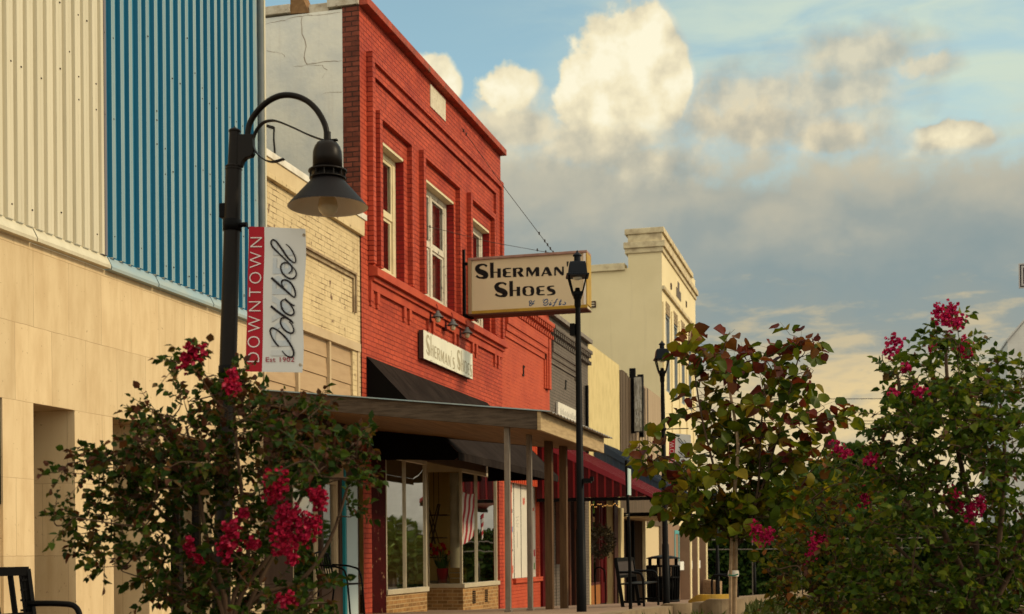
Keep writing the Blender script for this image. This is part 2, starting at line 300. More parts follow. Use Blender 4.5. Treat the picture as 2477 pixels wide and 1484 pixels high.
# ------------------------------------------------------------------ mesh helpers
class MB:
    def __init__(s): s.v = []; s.f = []; s.mi = []; s.sm = []
    def add(s, vs, fs, mi=0, sm=False):
        k = len(s.v); s.v += [tuple(v) for v in vs]
        for f in fs: s.f.append([i + k for i in f]); s.mi.append(mi); s.sm.append(sm)
        return s
    def box(s, x0, x1, y0, y1, z0, z1, mi=0):
        v = [(x, y, z) for z in (z0, z1) for y in (y0, y1) for x in (x0, x1)]
        return s.add(v, [(0, 2, 3, 1), (4, 5, 7, 6), (0, 1, 5, 4), (2, 6, 7, 3), (0, 4, 6, 2), (1, 3, 7, 5)], mi)
    def obox(s, c, ax, ay, az, mi=0):
        c, ax, ay, az = map(Vector, (c, ax, ay, az))
        v = [c + ax * i + ay * j + az * k for k in (-1, 1) for j in (-1, 1) for i in (-1, 1)]
        return s.add(v, [(0, 2, 3, 1), (4, 5, 7, 6), (0, 1, 5, 4), (2, 6, 7, 3), (0, 4, 6, 2), (1, 3, 7, 5)], mi)
    def bar(s, a, b, w, h, mi=0, up=(0, 0, 1)):
        a, b = Vector(a), Vector(b); d = (b - a); t = d.normalized(); sd = t.cross(Vector(up))
        if sd.length < 1e-4: sd = t.cross(Vector((1, 0, 0)))
        sd.normalize(); u = sd.cross(t)
        return s.obox((a + b) / 2, d / 2, sd * w / 2, u * h / 2, mi)
    def prism(s, pts, ext, mi=0):
        n = len(pts); e = Vector(ext); p = [Vector(q) for q in pts]
        return s.add(p + [q + e for q in p], [tuple(range(n))[::-1], tuple(range(n, 2 * n))] + [(i, (i + 1) % n, (i + 1) % n + n, i + n) for i in range(n)], mi)
    def quad(s, *p, mi=0): return s.add(p, [tuple(range(len(p)))], mi)
    def tube(s, pts, r, n=8, mi=0, cap=True, sm=True):
        p = [Vector(q) for q in pts]; m = len(p); rr = r if isinstance(r, (list, tuple)) else [r] * m
        vs = []; t0 = (p[1] - p[0]).normalized(); a = t0.orthogonal().normalized()
        for i in range(m):
            t = (p[min(i + 1, m - 1)] - p[max(i - 1, 0)])
            t = t.normalized() if t.length > 1e-9 else t0
            a = (a - t * a.dot(t)); a = a.normalized() if a.length > 1e-6 else t.orthogonal().normalized(); b = t.cross(a)
            vs += [p[i] + (a * math.cos(2 * math.pi * k / n) + b * math.sin(2 * math.pi * k / n)) * rr[i] for k in range(n)]
        fs = [(i * n + k, i * n + (k + 1) % n, (i + 1) * n + (k + 1) % n, (i + 1) * n + k) for i in range(m - 1) for k in range(n)]
        s.add(vs, fs, mi, sm)
        if cap: s.add(vs[:n], [tuple(range(n))[::-1]], mi); s.add(vs[-n:], [tuple(range(n))], mi)
        return s
    def lathe(s, prof, c, n=24, mi=0, sm=True, ang=0., sx=1.):
        c = Vector(c); m = len(prof); vs = []
        for (r, z) in prof:
            vs += [c + Vector((math.cos(ang + 2 * math.pi * k / n) * r * sx, math.sin(ang + 2 * math.pi * k / n) * r, z)) for k in range(n)]
        return s.add(vs, [(i * n + k, i * n + (k + 1) % n, (i + 1) * n + (k + 1) % n, (i + 1) * n + k) for i in range(m - 1) for k in range(n)], mi, sm)
    def wall(s, xf, y0, y1, z0, z1, holes=(), mi=0, thick=.3, back=True):
        """front skin in the plane X = xf facing +X; holes = (y0, y1, z0, z1, depth) get reveals"""
        ys = sorted({y0, y1, *[q for h in holes for q in h[:2] if y0 < q < y1]}); zs = sorted({z0, z1, *[q for h in holes for q in h[2:4] if z0 < q < z1]})
        for a, b in zip(ys, ys[1:]):
            for c, d in zip(zs, zs[1:]):
                my, mz = (a + b) / 2, (c + d) / 2
                if any(h[0] < my < h[1] and h[2] < mz < h[3] for h in holes): continue
                s.quad((xf, a, c), (xf, b, c), (xf, b, d), (xf, a, d), mi=mi)
        for h in holes:
            a, b, c, d = max(h[0], y0), min(h[1], y1), max(h[2], z0), min(h[3], z1); xb = xf - h[4]; rm = h[5] if len(h) > 5 else mi
            s.quad((xf, b, c), (xb, b, c), (xb, b, d), (xf, b, d), mi=rm); s.quad((xf, a, c), (xf, a, d), (xb, a, d), (xb, a, c), mi=rm)
            s.quad((xf, a, d), (xf, b, d), (xb, b, d), (xb, a, d), mi=rm); s.quad((xf, a, c), (xb, a, c), (xb, b, c), (xf, b, c), mi=rm)
        x2 = xf - thick
        s.quad((xf, y0, z1), (xf, y1, z1), (x2, y1, z1), (x2, y0, z1), mi=mi)
        s.quad((xf, y0, z0), (xf, y0, z1), (x2, y0, z1), (x2, y0, z0), mi=mi); s.quad((xf, y1, z0), (x2, y1, z0), (x2, y1, z1), (xf, y1, z1), mi=mi)
        return s
    def build(s, name, mats, parent=None, bevel=0, label=None):
        me = bpy.data.meshes.new(name); me.from_pydata(s.v, [], s.f)
        if not isinstance(mats, (list, tuple)): mats = [mats]
        for m in mats: me.materials.append(m)
        me.polygons.foreach_set('material_index', s.mi); me.polygons.foreach_set('use_smooth', s.sm); me.update()
        o = bpy.data.objects.new(name, me); C.objects.link(o)
        if parent is not None:
            o.parent = parent; o.matrix_parent_inverse = pinv(parent)
        if bevel:
            b = o.modifiers.new('bevel', 'BEVEL'); b.width = bevel; b.segments = 2; b.limit_method = 'ANGLE'
        if label: o['label'] = label
        return o
def pinv(p):
    m = Matrix.LocRotScale(p.location, p.rotation_euler, None)
    if p.parent: m = pinv_m(p.parent) @ p.matrix_parent_inverse @ m
    return m.inverted()
def pinv_m(p):
    m = Matrix.LocRotScale(p.location, p.rotation_euler, None)
    return (pinv_m(p.parent) @ p.matrix_parent_inverse @ m) if p.parent else m
def thing(name, label, cat, loc=(0, 0, 0), group=None):
    o = bpy.data.objects.new(name, None); C.objects.link(o); o.location = loc; o.empty_display_size = .2
    return tag(o, label, cat, group)
def tag(o, label, cat, group=None):
    o['label'] = label; o['category'] = cat
    if group: o['group'] = group
    return o
def struct(o): o['kind'] = 'structure'; return o
def copy_tree(o, parent=None):
    c = o.copy(); C.objects.link(c)
    if parent is not None: c.parent = parent; c.matrix_parent_inverse = o.matrix_parent_inverse.copy()
    for ch in [q for q in bpy.data.objects if q.parent == o]: copy_tree(ch, c)
    return c
def spline(pts, k=6):                               # Catmull-Rom
    p = [Vector(q) for q in pts]; out = []
    for i in range(len(p) - 1):
        a, b, c, d = p[max(i - 1, 0)], p[i], p[i + 1], p[min(i + 2, len(p) - 1)]
        for j in range(k):
            t = j / k; out.append(.5 * ((2 * b) + (c - a) * t + (2 * a - 5 * b + 4 * c - d) * t * t + (3 * b - a - 3 * c + d) * t ** 3))
    out.append(p[-1]); return out
def ribbon2(pts, ws, k=7):                          # pen stroke in 2D: list of quads as (verts, faces)
    q = spline([(x, y, w) for (x, y), w in zip(pts, ws)], k); vs = []; fs = []
    for i, p in enumerate(q):
        t = q[min(i + 1, len(q) - 1)] - q[max(i - 1, 0)]; l = math.hypot(t.x, t.y) or 1
        nx, ny = -t.y / l, t.x / l; h = p.z / 2
        vs += [(p.x + nx * h, p.y + ny * h), (p.x - nx * h, p.y - ny * h)]
        if i: fs.append((2 * i - 2, 2 * i - 1, 2 * i + 1, 2 * i))
    return vs, fs
def text2(txt, size, offset=0., spacing=1.):
    cu = bpy.data.curves.new('letters', 'FONT'); cu.body = txt; cu.size = size; cu.offset = offset; cu.space_character = spacing; cu.resolution_u = 3
    ob = bpy.data.objects.new('letters', cu); me = ob.to_mesh()
    vs = [(v.co.x, v.co.y) for v in me.vertices]; fs = [tuple(p.vertices) for p in me.polygons]
    ob.to_mesh_clear(); bpy.data.objects.remove(ob); bpy.data.curves.remove(cu); return vs, fs

# ------------------------------------------------------------------ ground
def gz(x, y):
    yc = min(max(y, 12), 72); z = -.76 - .033 * (yc - 14.2) + min(max(x, 0), 5) * (.024 + .0017 * (yc - 14.2))
    t = min(max((11 - y) / 4, 0), 1); return z - .16 * t * t * (3 - 2 * t)
def sheet(name, xs, ys, dz, mat):
    b = MB(); nx, ny = len(xs), len(ys)
    vs = [(x, y, gz(x, y) + dz) for y in ys for x in xs]
    b.add(vs, [(j * nx + i, j * nx + i + 1, (j + 1) * nx + i + 1, (j + 1) * nx + i) for j in range(ny - 1) for i in range(nx - 1)], 0, True)
    return struct(b.build(name, mat))
YS = [-60, -20, 0] + [2 * i for i in range(1, 41)] + [100, 150, 300, 900]
sheet('ground', [-900, -200, -60, -20, -8, -2, 0, 2, 5, 12, 30, 60, 200, 900], YS, -.17, SOIL)
sheet('road', [9.0, 14, 22], YS, -.15, ASPH)
sheet('sidewalk', [-3.0, -.4, 0, 1, 2, 3, 4, 4.9], [0] + [i for i in range(1, 66)], 0, CONC)
kb = MB()
for i in range(0, 60):
    y0, y1 = i + 0., i + 1.
    if 16 <= i < 18: continue
    for (xa, xb) in ((4.9, 5.06), (8.84, 9.0)):
        za, zb = gz(xa, y0) + .035, gz(xa, y1) + .035
        kb.add([(xa, y0, za - .3), (xb, y0, za - .3), (xb, y1, zb - .3), (xa, y1, zb - .3), (xa, y0, za), (xb, y0, za), (xb, y1, zb), (xa, y1, zb)],
               [(4, 5, 6, 7), (0, 4, 7, 3), (1, 2, 6, 5), (0, 1, 5, 4), (3, 7, 6, 2)])
struct(kb.build('kerb', KERB))
# rounded planter noses along the kerb, one with worn yellow paint
def nose(x0, x1, y, r, h, mat):
    b = MB(); pts = [at_y(x0, 1484, y), at_y(x1, 1484, y)]; za = gz(5, y) - .1
    ln = [Vector((pts[0].x + (pts[1].x - pts[0].x) * t, y + r * math.sin(math.pi * t) * -.8, 0)) for t in [i / 14 for i in range(15)]]
    for i, (a, c) in enumerate(zip(ln, ln[1:])):
        ha, hc = [h * min(1, .25 + 3.2 * min(t, .6)) for t in (i / 14, (i + 1) / 14)]
        w = Vector((0, .16, 0))
        b.add([a + Vector((0, 0, za)), c + Vector((0, 0, za)), c + w + Vector((0, 0, za)), a + w + Vector((0, 0, za)),
               a + Vector((0, 0, za + .1 + ha)), c + Vector((0, 0, za + .1 + hc)), c + w + Vector((0, 0, za + .1 + hc)), a + w + Vector((0, 0, za + .1 + ha))],
              [(4, 5, 6, 7), (0, 1, 5, 4), (2, 3, 7, 6), (0, 4, 7, 3), (1, 2, 6, 5)], 0, False)
    return struct(b.build('kerb', mat))
nose(1690, 1800, 15.8, .35, .11, KERB); nose(1590, 1670, 15.2, .2, .06, KERB); nose(1665, 1775, 19.5, .3, .13, YELLOWP)

# ------------------------------------------------------------------ windows
def window(parent, y0, y1, z0, z1, x, fm, gm, sashes=1, rail=True, fw=.09, mw=.05, back=None, label=None, depth=.07):
    b = MB()
    b.box(x - depth, x, y0, y0 + fw, z0, z1); b.box(x - depth, x, y1 - fw, y1, z0, z1)
    b.box(x - depth, x - .003, y0 + fw, y1 - fw, z1 - fw, z1); b.box(x - depth, x - .003, y0 + fw, y1 - fw, z0, z0 + fw)
    w = (y1 - y0 - 2 * fw - (sashes - 1) * mw * 1.6) / sashes
    for i in range(sashes):
        a = y0 + fw + i * (w + mw * 1.6)
        if i: b.box(x - depth, x - .002, a - mw * 1.6, a, z0 + fw, z1 - fw)
        if rail:
            zm = (z0 + z1) / 2; q = mw * .8
            b.box(x - .055, x - .012, a, a + w, zm - mw / 2, zm + mw / 2)
            for (c, d, xo) in ((zm + mw / 2, z1 - fw, .015), (z0 + fw, zm - mw / 2, .035)):
                b.box(x - .02 - xo, x - xo, a, a + q, c, d); b.box(x - .02 - xo, x - xo, a + w - q, a + w, c, d)
                b.box(x - .02 - xo, x - xo, a + q, a + w - q, d - q, d); b.box(x - .02 - xo, x - xo, a + q, a + w - q, c, c + q)
    f = b.build('window', fm, parent, label=label)
    MB().quad((x - .045, y0 + fw, z0 + fw), (x - .045, y1 - fw, z0 + fw), (x - .045, y1 - fw, z1 - fw), (x - .045, y0 + fw, z1 - fw)).build('pane', gm, f)
    if back:
        bb = MB(); bb.quad((x - .9, y0 - .3, z0 - .3), (x - .9, y1 + .6, z0 - .3), (x - .9, y1 + .6, z1 + .3), (x - .9, y0 - .3, z1 + .3), mi=0)
        bb.quad((x - .05, y1, z0), (x - .9, y1 + .6, z0), (x - .9, y1 + .6, z1), (x - .05, y1, z1), mi=0)
        for k, (a, c) in enumerate(back):
            ya, yb = y0 + (y1 - y0) * a, y0 + (y1 - y0) * c; n = 10
            for i in range(n):
                u, v = ya + (yb - ya) * i / n, ya + (yb - ya) * (i + 1) / n
                xo, xp = x - .16 - .02 * (i % 2), x - .16 - .02 * ((i + 1) % 2)
                bb.quad((xo, u, z0 + .02), (xp, v, z0 + .02), (xp, v, z1 - .02), (xo, u, z1 - .02), mi=1)
        bb.build('curtain', [DARKIN, CURT], f)
    return f

# ------------------------------------------------------------------ stone-faced building with steel cladding
t = thing('stone_building', 'travertine-faced building with ribbed cream and blue steel cladding above, nearest on the left', 'building', (0, 10, 0))
holes = [(9.1, 9.9, -.95, 1.37, .62), (10.34, 10.98, -.95, 1.37, .62), (11.63, 12.3, -.95, 1.37, .62), (12.74, 13.66, -.95, 1.30, .2)]
MB().wall(0, 4.5, 15.02, -1.2, 2.80, holes, thick=9).build('wall', STONE, t)
for (a, b_) in ((10.34, 10.98), (11.63, 12.3)): window(t, a, b_, -.93, 1.37, -.56, BRONZE, GLASS, 1, False, .05)
window(t, 9.1, 9.9, .45, 1.36, -.02, BRONZE, GLASS, 1, False, .05)
MB().box(-.6, -.03, 9.1, 9.9, -1.1, .445).build('window_panel', STONE, t)
window(t, 12.74, 13.66, -.9, 1.30, -.13, BRONZE, GLASS, 2, False, .05, back=[(0, .3)])
def ribbed(y0, y1, z0, z1, pitch, crown, dep, x0=.02):
    b = MB(); y = y0
    while y < y1 - .01:
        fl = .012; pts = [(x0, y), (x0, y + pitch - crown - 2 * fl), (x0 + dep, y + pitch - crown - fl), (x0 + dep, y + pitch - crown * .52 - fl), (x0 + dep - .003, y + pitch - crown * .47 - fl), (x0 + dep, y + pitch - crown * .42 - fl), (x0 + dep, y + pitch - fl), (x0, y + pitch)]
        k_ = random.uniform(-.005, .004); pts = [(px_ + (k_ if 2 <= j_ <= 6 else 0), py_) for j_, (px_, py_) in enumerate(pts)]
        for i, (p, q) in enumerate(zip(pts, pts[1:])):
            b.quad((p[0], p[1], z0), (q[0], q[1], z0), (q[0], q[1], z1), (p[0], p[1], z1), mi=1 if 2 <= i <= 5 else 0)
        y += pitch
    b.quad((x0, y0, z1), (x0, y1, z1), (x0 - .3, y1, z1), (x0 - .3, y0, z1))
    return b
ribbed(4.6, 11.43, 2.93, 7.6, .1465, .088, .036).build('cladding', [CREAM_METAL, CREAM_METAL], t, label='cream ribbed steel cladding')
ribbed(11.47, 14.76, 2.93, 7.6, .165, .066, .042).build('cladding', [BLUE_METAL, BLUE_SHEEN], t, label='blue ribbed steel cladding')
MB().box(.0, .062, 11.43, 11.47, 2.93, 7.6).build('cladding_seam', pm('grey_seam', (.16, .15, .16)), t)  # plain grey strip between the cream and blue cladding
b = MB(); b.box(-.02, .05, 14.76, 14.98, 2.86, 7.6); b.box(.0, .075, 14.98, 15.02, 2.86, 7.6, 1)
b.build('corner_trim', [FLASHING, CREAM_METAL], t)
MB().tube([(.085, 14.86, 2.9), (.085, 14.86, 7.5)], .035, 10).build('pipe', pm('grey_conduit', (.12, .14, .14), (.16, .17, .17), .5), t)
b = MB()
for i, (a, c) in enumerate(((4.6, 7.4), (7.42, 10.3), (10.32, 11.5), (11.52, 12.4), (12.42, 13.6), (13.62, 15.02))):
    zz = .004 * (i % 3)
    b.prism([(-.01, a, 2.80 + zz), (.075, a, 2.80 + zz), (.08, a, 2.83 + zz), (.03, a, 2.93), (-.01, a, 2.93)], (0, c - a, 0), 1 if c < 11.6 else 0)
b.build('flashing', [FLASHING, CREAM_METAL], t)
b = MB()                                             # rusty screw heads
for i in range(90):
    y = random.uniform(8, 14.7); z = random.choice([random.uniform(3.0, 3.15), random.uniform(3, 6), 4.3, 5.1])
    if y < 11.43: y = 4.6 + (int((y - 4.6) / .1465) + .7) * .1465; x = .058
    else: y = 11.47 + (int((y - 11.47) / .165) + .74) * .165; x = .064
    b.obox((x, y, z), (.004, 0, 0), (0, .006, 0), (0, 0, .006))
b.build('screws', pm('rust', (.05, .03, .02)), t)
MB().box(-9, -.02, 14.6, 15.02, 2.5, 7.55).build('end_wall', CREAM_METAL, t)

# ------------------------------------------------------------------ beige brick shop
t = thing('brick_shop', 'low beige painted-brick shop with flaking parapet, between stone building and red building', 'building', (0, 16.6, 0))
b = MB(); b.wall(-.02, 15.03, 18.36, 1.9, 4.92, [(15.06, 18.05, 1.92, 2.98, .05)], thick=.25)
b.build('wall', BEIGEB, t)
MB().box(-9, -.3, 15.03, 18.3, 4.2, 4.4).build('roof', pm('tar_roof', (.04, .04, .04)), t)
b = MB(); b.box(-.30, .05, 15.03, 18.5, 4.95, 5.04, 0); b.box(-.28, .03, 15.03, 18.45, 4.76, 4.95, 1); b.box(-.2, .045, 15.03, 18.4, 4.70, 4.76, 2)
b.build('parapet', [pm('white_coping', (.72, .68, .58), (.55, .50, .40), .7, ns=5), BEIGE, BEIGEB], t, .006)
b = MB()
for (dz, x) in ((0, .02), (-.07, .012)):
    b.box(-.02, x, 15.1, 18.12 + dz, 4.08 + dz, 4.11 + dz); b.box(-.02, x, 18.12 + dz, 18.15 + dz, 3.52, 4.11 + dz)
b.build('panel_border', pm('brown_grooves', (.22, .15, .09), (.40, .30, .17), .8, ns=6), t)
b = MB()
for i in range(4):
    z0 = 1.92 + i * .27; b.prism([(-.065, 15.06, z0), (-.045, 15.06, z0 + .004), (-.06, 15.06, z0 + .266), (-.075, 15.06, z0 + .266)], (0, 2.99, 0))
b.build('siding', TAN, t)
b = MB(); b.box(-.06, .012, 15.03, 18.3, 2.97, 3.09)
for y in (15.08, 16.1, 17.16, 18.22): b.box(-.055, -.005, y, y + .055, 1.92, 2.968)
b.build('trim', TRIM, t)
b = MB(); b.wall(-.06, 15.03, 18.36, gz(0, 17) - .2, 1.9, [(16.0, 16.95, -1.3, 1.0, .2), (17.02, 17.62, -.3, 1.05, .1)], thick=.2)
b.build('shopfront', pm('dark_brown_shopfront', (.055, .030, .018), (.075, .042, .025), .6, ns=2, stretch=(1, 5, .5)), t)
dd = MB(); dd.box(-.14, -.10, 16.03, 16.12, gz(0, 16.5), 1.0); dd.box(-.14, -.10, 16.83, 16.92, gz(0, 16.5), 1.0); dd.box(-.138, -.102, 16.12, 16.83, .88, 1.0); dd.box(-.138, -.102, 16.12, 16.83, gz(0, 16.5), -.72)
dd = dd.build('door', TRIM, t); MB().box(-.122, -.118, 16.12, 16.83, -.72, .88).build('pane', GLASS, dd)
window(t, 17.02, 17.62, -.28, 1.05, -.09, TRIM, GLASS, 1, False, .07, back=[(0, .2)])
b = MB(); b.box(-.06, -.02, 17.70, 17.76, -.95, 1.25, 1); b.box(-.06, -.03, 17.80, 18.22, -.95, 1.08, 0); b.box(-.06, -.02, 17.3, 17.66, 1.08, 1.5, 2)
b.build('door_trim', [pm('pale_blue_board', (.42, .50, .50), rough=.6), pm('teal_paint', (.02, .22, .25), rough=.5), TAN], t)

# ------------------------------------------------------------------ two-storey red building
t = thing('red_brick_building', 'two-storey red painted-brick shop with three upper windows and a glazed display front', 'building', (0, 22.2, 0))
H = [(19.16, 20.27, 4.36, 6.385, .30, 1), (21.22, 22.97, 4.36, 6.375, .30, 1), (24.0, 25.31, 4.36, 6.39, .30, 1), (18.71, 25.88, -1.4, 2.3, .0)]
MB().wall(0, 18.37, 26.2, -1.4, 8.14, H, thick=.0).build('wall', [REDB, pm('shaded_red_reveal_brick', (.27, .015, .012), (.22, .012, .010), .6, ns=2, brick=(.205, .0745, .0075, (.12, .011, .009), .1), bump=.8)], t)  # reveals darker than the wall: their unlit side put into the brick colour
b = MB()
def uband(b, ya, yb, z0, zt, zs, w, x, wr=None):     # raised brick band: left leg, head, right leg
    b.box(0, x, ya, ya + w, z0, zt); b.box(0, x, ya + w, yb, zs, zt); b.box(0, x, yb, yb + (wr or w), z0, zt)
uband(b, 18.64, 25.94, 4.36, 7.54, 7.41, .11, .10, .14); uband(b, 18.75, 25.67, 4.36, 7.41, 7.23, .07, .05, .27)
for (a, c) in ((18.98, 20.45), (21.05, 23.10), (23.79, 25.43)): uband(b, a, c, 4.36, 6.76, 6.655, .115, .085, .09)
b.build('brick_band', REDB, t)
b = MB(); b.prism([(0, 18.66, 4.17), (.15, 18.66, 4.17), (.15, 18.66, 4.29), (.0, 18.66, 4.358)], (0, 7.5, 0)); b.box(0, .085, 18.69, 26.13, 4.10, 4.169)
b.build('sill_ledge', REDP, t, .005)
b = MB()
b.box(0, .045, 18.66, 26.13, 3.972, 4.099)
for y in (18.66, 18.93, 20.14, 20.40, 21.36, 21.62, 22.83, 23.09, 23.97, 24.22, 25.54, 25.80):
    b.box(0, .042, y, y + .11, 3.80, 3.971); b.box(0, .03, y + .02, y + .09, 3.735, 3.80)
b.build('corbel_band', REDP, t)
b = MB(); b.box(-.02, .135, 18.37, 26.2, 8.13, 8.25); b.build('front_coping', COPRED, t, .008)
MB().box(-.02, .012, 21.65, 22.5, 7.69, 8.075).build('name_stone', pm('pale_name_stone', (.62, .56, .42), (.52, .46, .34), .8, ns=7, spots=(14, .62, .68, (.2, .16, .11)), bump=.5), t)
b = MB(); b.box(-10, -.27, 18.37, 18.7, 1.5, 8.1); b.build('side_wall', WHITEST, t)
MB().box(-.27, -.001, 18.366, 18.9, 1.5, 8.13).build('corner_pilaster', BROWNB, t)
b = MB()
b.box(-.50, .0, 18.33, 18.8, 8.135, 8.27); b.box(-.82, -.50, 18.40, 18.8, 8.10, 8.24); b.box(-6, -1.10, 18.33, 18.8, 8.13, 8.26)
b.build('side_coping', COPING, t, .008)
MB().prism([(-1.10, 18.36, 8.12), (-.80, 18.36, 8.10), (-.85, 18.36, 8.22), (-.93, 18.36, 8.42), (-1.10, 18.36, 8.44)], (0, .3, 0)).build('coping_patch', pm('bare_brown_mortar', (.24, .135, .06), (.17, .09, .04), .9, ns=8, bump=.6), t)
b = MB()                                             # plaster cracks in the side wall
def crack(pts, w=.006):
    p = []
    for (u, v), (u2, v2) in zip(pts, pts[1:]):
        n = max(2, int(math.hypot(u2 - u, v2 - v) / .07))
        for i in range(n): p.append((u + (u2 - u) * i / n + random.uniform(-.018, .018), v + (v2 - v) * i / n + random.uniform(-.012, .012)))
    p.append(pts[-1])
    for (u, v), (u2, v2) in zip(p, p[1:]):
        ww = w * random.uniform(.5, 1.3); b.quad((u - ww, 18.366, v), (u2 - ww, 18.366, v2), (u2 + ww * .3, 18.366, v2 + ww), (u + ww * .3, 18.366, v + ww))
crack([(-.93, 8.05), (-.90, 7.8), (-.84, 7.6), (-.87, 7.45), (-.83, 7.32)], .007); crack([(-1.05, 7.31), (-.7, 7.34), (-.28, 7.33)], .006)
crack([(-.83, 7.32), (-.6, 7.30), (-.52, 7.22), (-.6, 7.1)], .004); crack([(-.55, 6.88), (-.28, 6.86)], .006); crack([(-1.5, 7.6), (-1.25, 7.55), (-1.2, 7.48)], .003); crack([(-1.0, 6.8), (-.7, 6.78), (-.55, 6.88)], .003); crack([(-1.5, 8.02), (-.9, 8.06), (-.3, 8.05)], .005)
b.build('plaster_cracks', pm('crack_brown', (.25, .17, .11)), t)
b = MB(); b.add([(-1.52, 18.364, 6.50), (-1.40, 18.364, 6.46), (-1.37, 18.364, 6.44), (-1.38, 18.364, 6.28), (-1.36, 18.364, 6.05), (-1.39, 18.364, 6.05), (-1.405, 18.364, 6.25), (-1.40, 18.364, 6.41), (-1.52, 18.364, 6.46)], [tuple(range(9))])
b.build('tar_mark', pm('black_tar', (.03, .026, .022)), t)
window(t, 19.16, 20.27, 4.36, 6.385, -.14, WINC, GLASS, 1, True, .13, .06, back=[(.52, 1.)])
window(t, 21.22, 22.97, 4.36, 6.375, -.14, WINW, GLASS, 2, True, .12, .06, back=[(.04, .26), (.78, .96)])
window(t, 24.0, 25.31, 4.36, 6.39, -.14, WINW, GLASS, 1, True, .12, .06, back=[(.05, .3), (.66, .95)])
for (a, c, z) in ((19.16, 20.27, 6.385), (21.22, 22.97, 6.375), (24.0, 25.31, 6.39)): MB().box(-.139, -.003, a + .004, c - .004, z - .045, z - .004).build('window_head', WINC, t)
# display front
g0 = gz(0, 19); b = MB()
b.box(-.12, -.03, 18.71, 19.40, -1.3, 1.95); b.build('painted_jamb', PEEL, t)
b = MB(); b.box(-.30, -.02, 25.86, 26.4, -1.4, 2.6); b.build('brick_pier', ORANGEB, t)
def bulk(y0, y1, x0, x1, nm='bulkhead', lab=None): return MB().box(x0, x1, y0, y1, -1.45, -.655).build(nm, BULK, t, label=lab)
bulk(19.42, 21.40, -1.6, -.04); br = bulk(23.42, 25.84, -1.7, -.02)
b = MB()
for y in (24.02, 24.86):
    for i in range(7): b.box(-.02, -.012, y, y + .2, -.97 + i * .036, -.945 + i * .036)
b.build('vent', BLACKM, br)
MB().box(-1.62, -.0, 19.40, 21.42, -.654, -.575).build('display_sill', ALU, t, .005); MB().box(-1.72, .02, 23.40, 25.86, -.654, -.575).build('display_sill', ALU, t, .005)
def shopwin(y0, y1, x, mull):
    b = MB()
    for y in [y0, y1 - .035] + mull: b.box(x - .05, x, y, y + (.035 if y in (y0, y1 - .035) else .018), -.575, 1.50)
    b.box(x - .05, x + .01, y0, y1, 1.50, 1.56)
    f = b.build('window', ALU, t); MB().quad((x - .03, y0 + .05, -.575), (x - .03, y1 - .05, -.575), (x - .03, y1 - .05, 1.5), (x - .03, y0 + .05, 1.5)).build('pane', SHOPGLASS, f)
shopwin(19.42, 21.40, -.03, [20.33]); shopwin(23.42, 25.84, -.03, [24.42])
b = MB(); b.box(-.72, -.68, 23.42, 23.46, -.575, 1.5); b.box(-.72, -.05, 23.41, 23.46, 1.5, 1.74); f = b.build('window', ALU, t)
MB().quad((-.68, 23.43, -.575), (-.06, 23.43, -.575), (-.06, 23.43, 1.5), (-.68, 23.43, 1.5)).build('pane', glass('clear_glass', (.92, .90, .82), .02), f)
b = MB(); b.box(-.10, -.02, 19.40, 25.86, 1.561, 2.29); b.build('header', BRONZEF, t)
b = MB(); b.box(-1.7, -.72, 23.40, 23.46, -1.4, 1.74); b.box(-1.75, -1.6, 19.42, 21.4, -.57, 2.0, 1); b.box(-2.4, -2.3, 18.5, 26.1, -1.4, 2.3, 0); b.box(-2.3, -.12, 25.90, 26.0, -1.4, 2.3, 0)
b.box(-2.3, -.13, 18.5, 26.1, 2.05, 2.15, 2); b.box(-1.7, -.06, 23.47, 25.83, -.60, -.575, 2)
b.build('interior', [BACKWALL, pm('grey_display_back', (.10, .09, .07)), pm('pale_ceiling', (.55, .45, .28))], t)
MB().lathe([(.115, -.57), (.105, -.4), (.10, 1.5)], (-.26, 23.75, 0), 16).build('column', COLW, t)
b = MB()
pr = [(2.97, 0.0), (1.42, 1.40)]
b.prism([(.005, 18.55, 2.94), (1.42, 18.55, 1.46), (1.42, 18.55, 1.40), (1.36, 18.55, 1.36), (.005, 18.55, 1.40)], (0, .004, 0), 1)
b.prism([(.005, 25.06, 2.94), (1.42, 25.06, 1.46), (1.42, 25.06, 1.40), (.005, 25.06, 1.40)], (0, .004, 0), 1)
n = 14
for i in range(n):
    ya, yb = 18.55 + 6.51 * i / n, 18.55 + 6.51 * (i + 1) / n; s0, s1 = .016 * math.sin(i * 2.1), .016 * math.sin((i + 1) * 2.1)
    for k in range(4):
        u, v = k / 4, (k + 1) / 4; P = lambda w, y, s: (.005 + 1.415 * w, y, 2.95 - 1.47 * w - (.05 + s) * math.sin(math.pi * w))
        b.add([P(u, ya, s0), P(v, ya, s0), P(v, yb, s1), P(u, yb, s1)], [(0, 1, 2, 3)], 0, True)
b.box(1.41, 1.43, 18.55, 25.06, 1.36, 1.475, 0); b.build('awning', [AWN, AWNK], t)
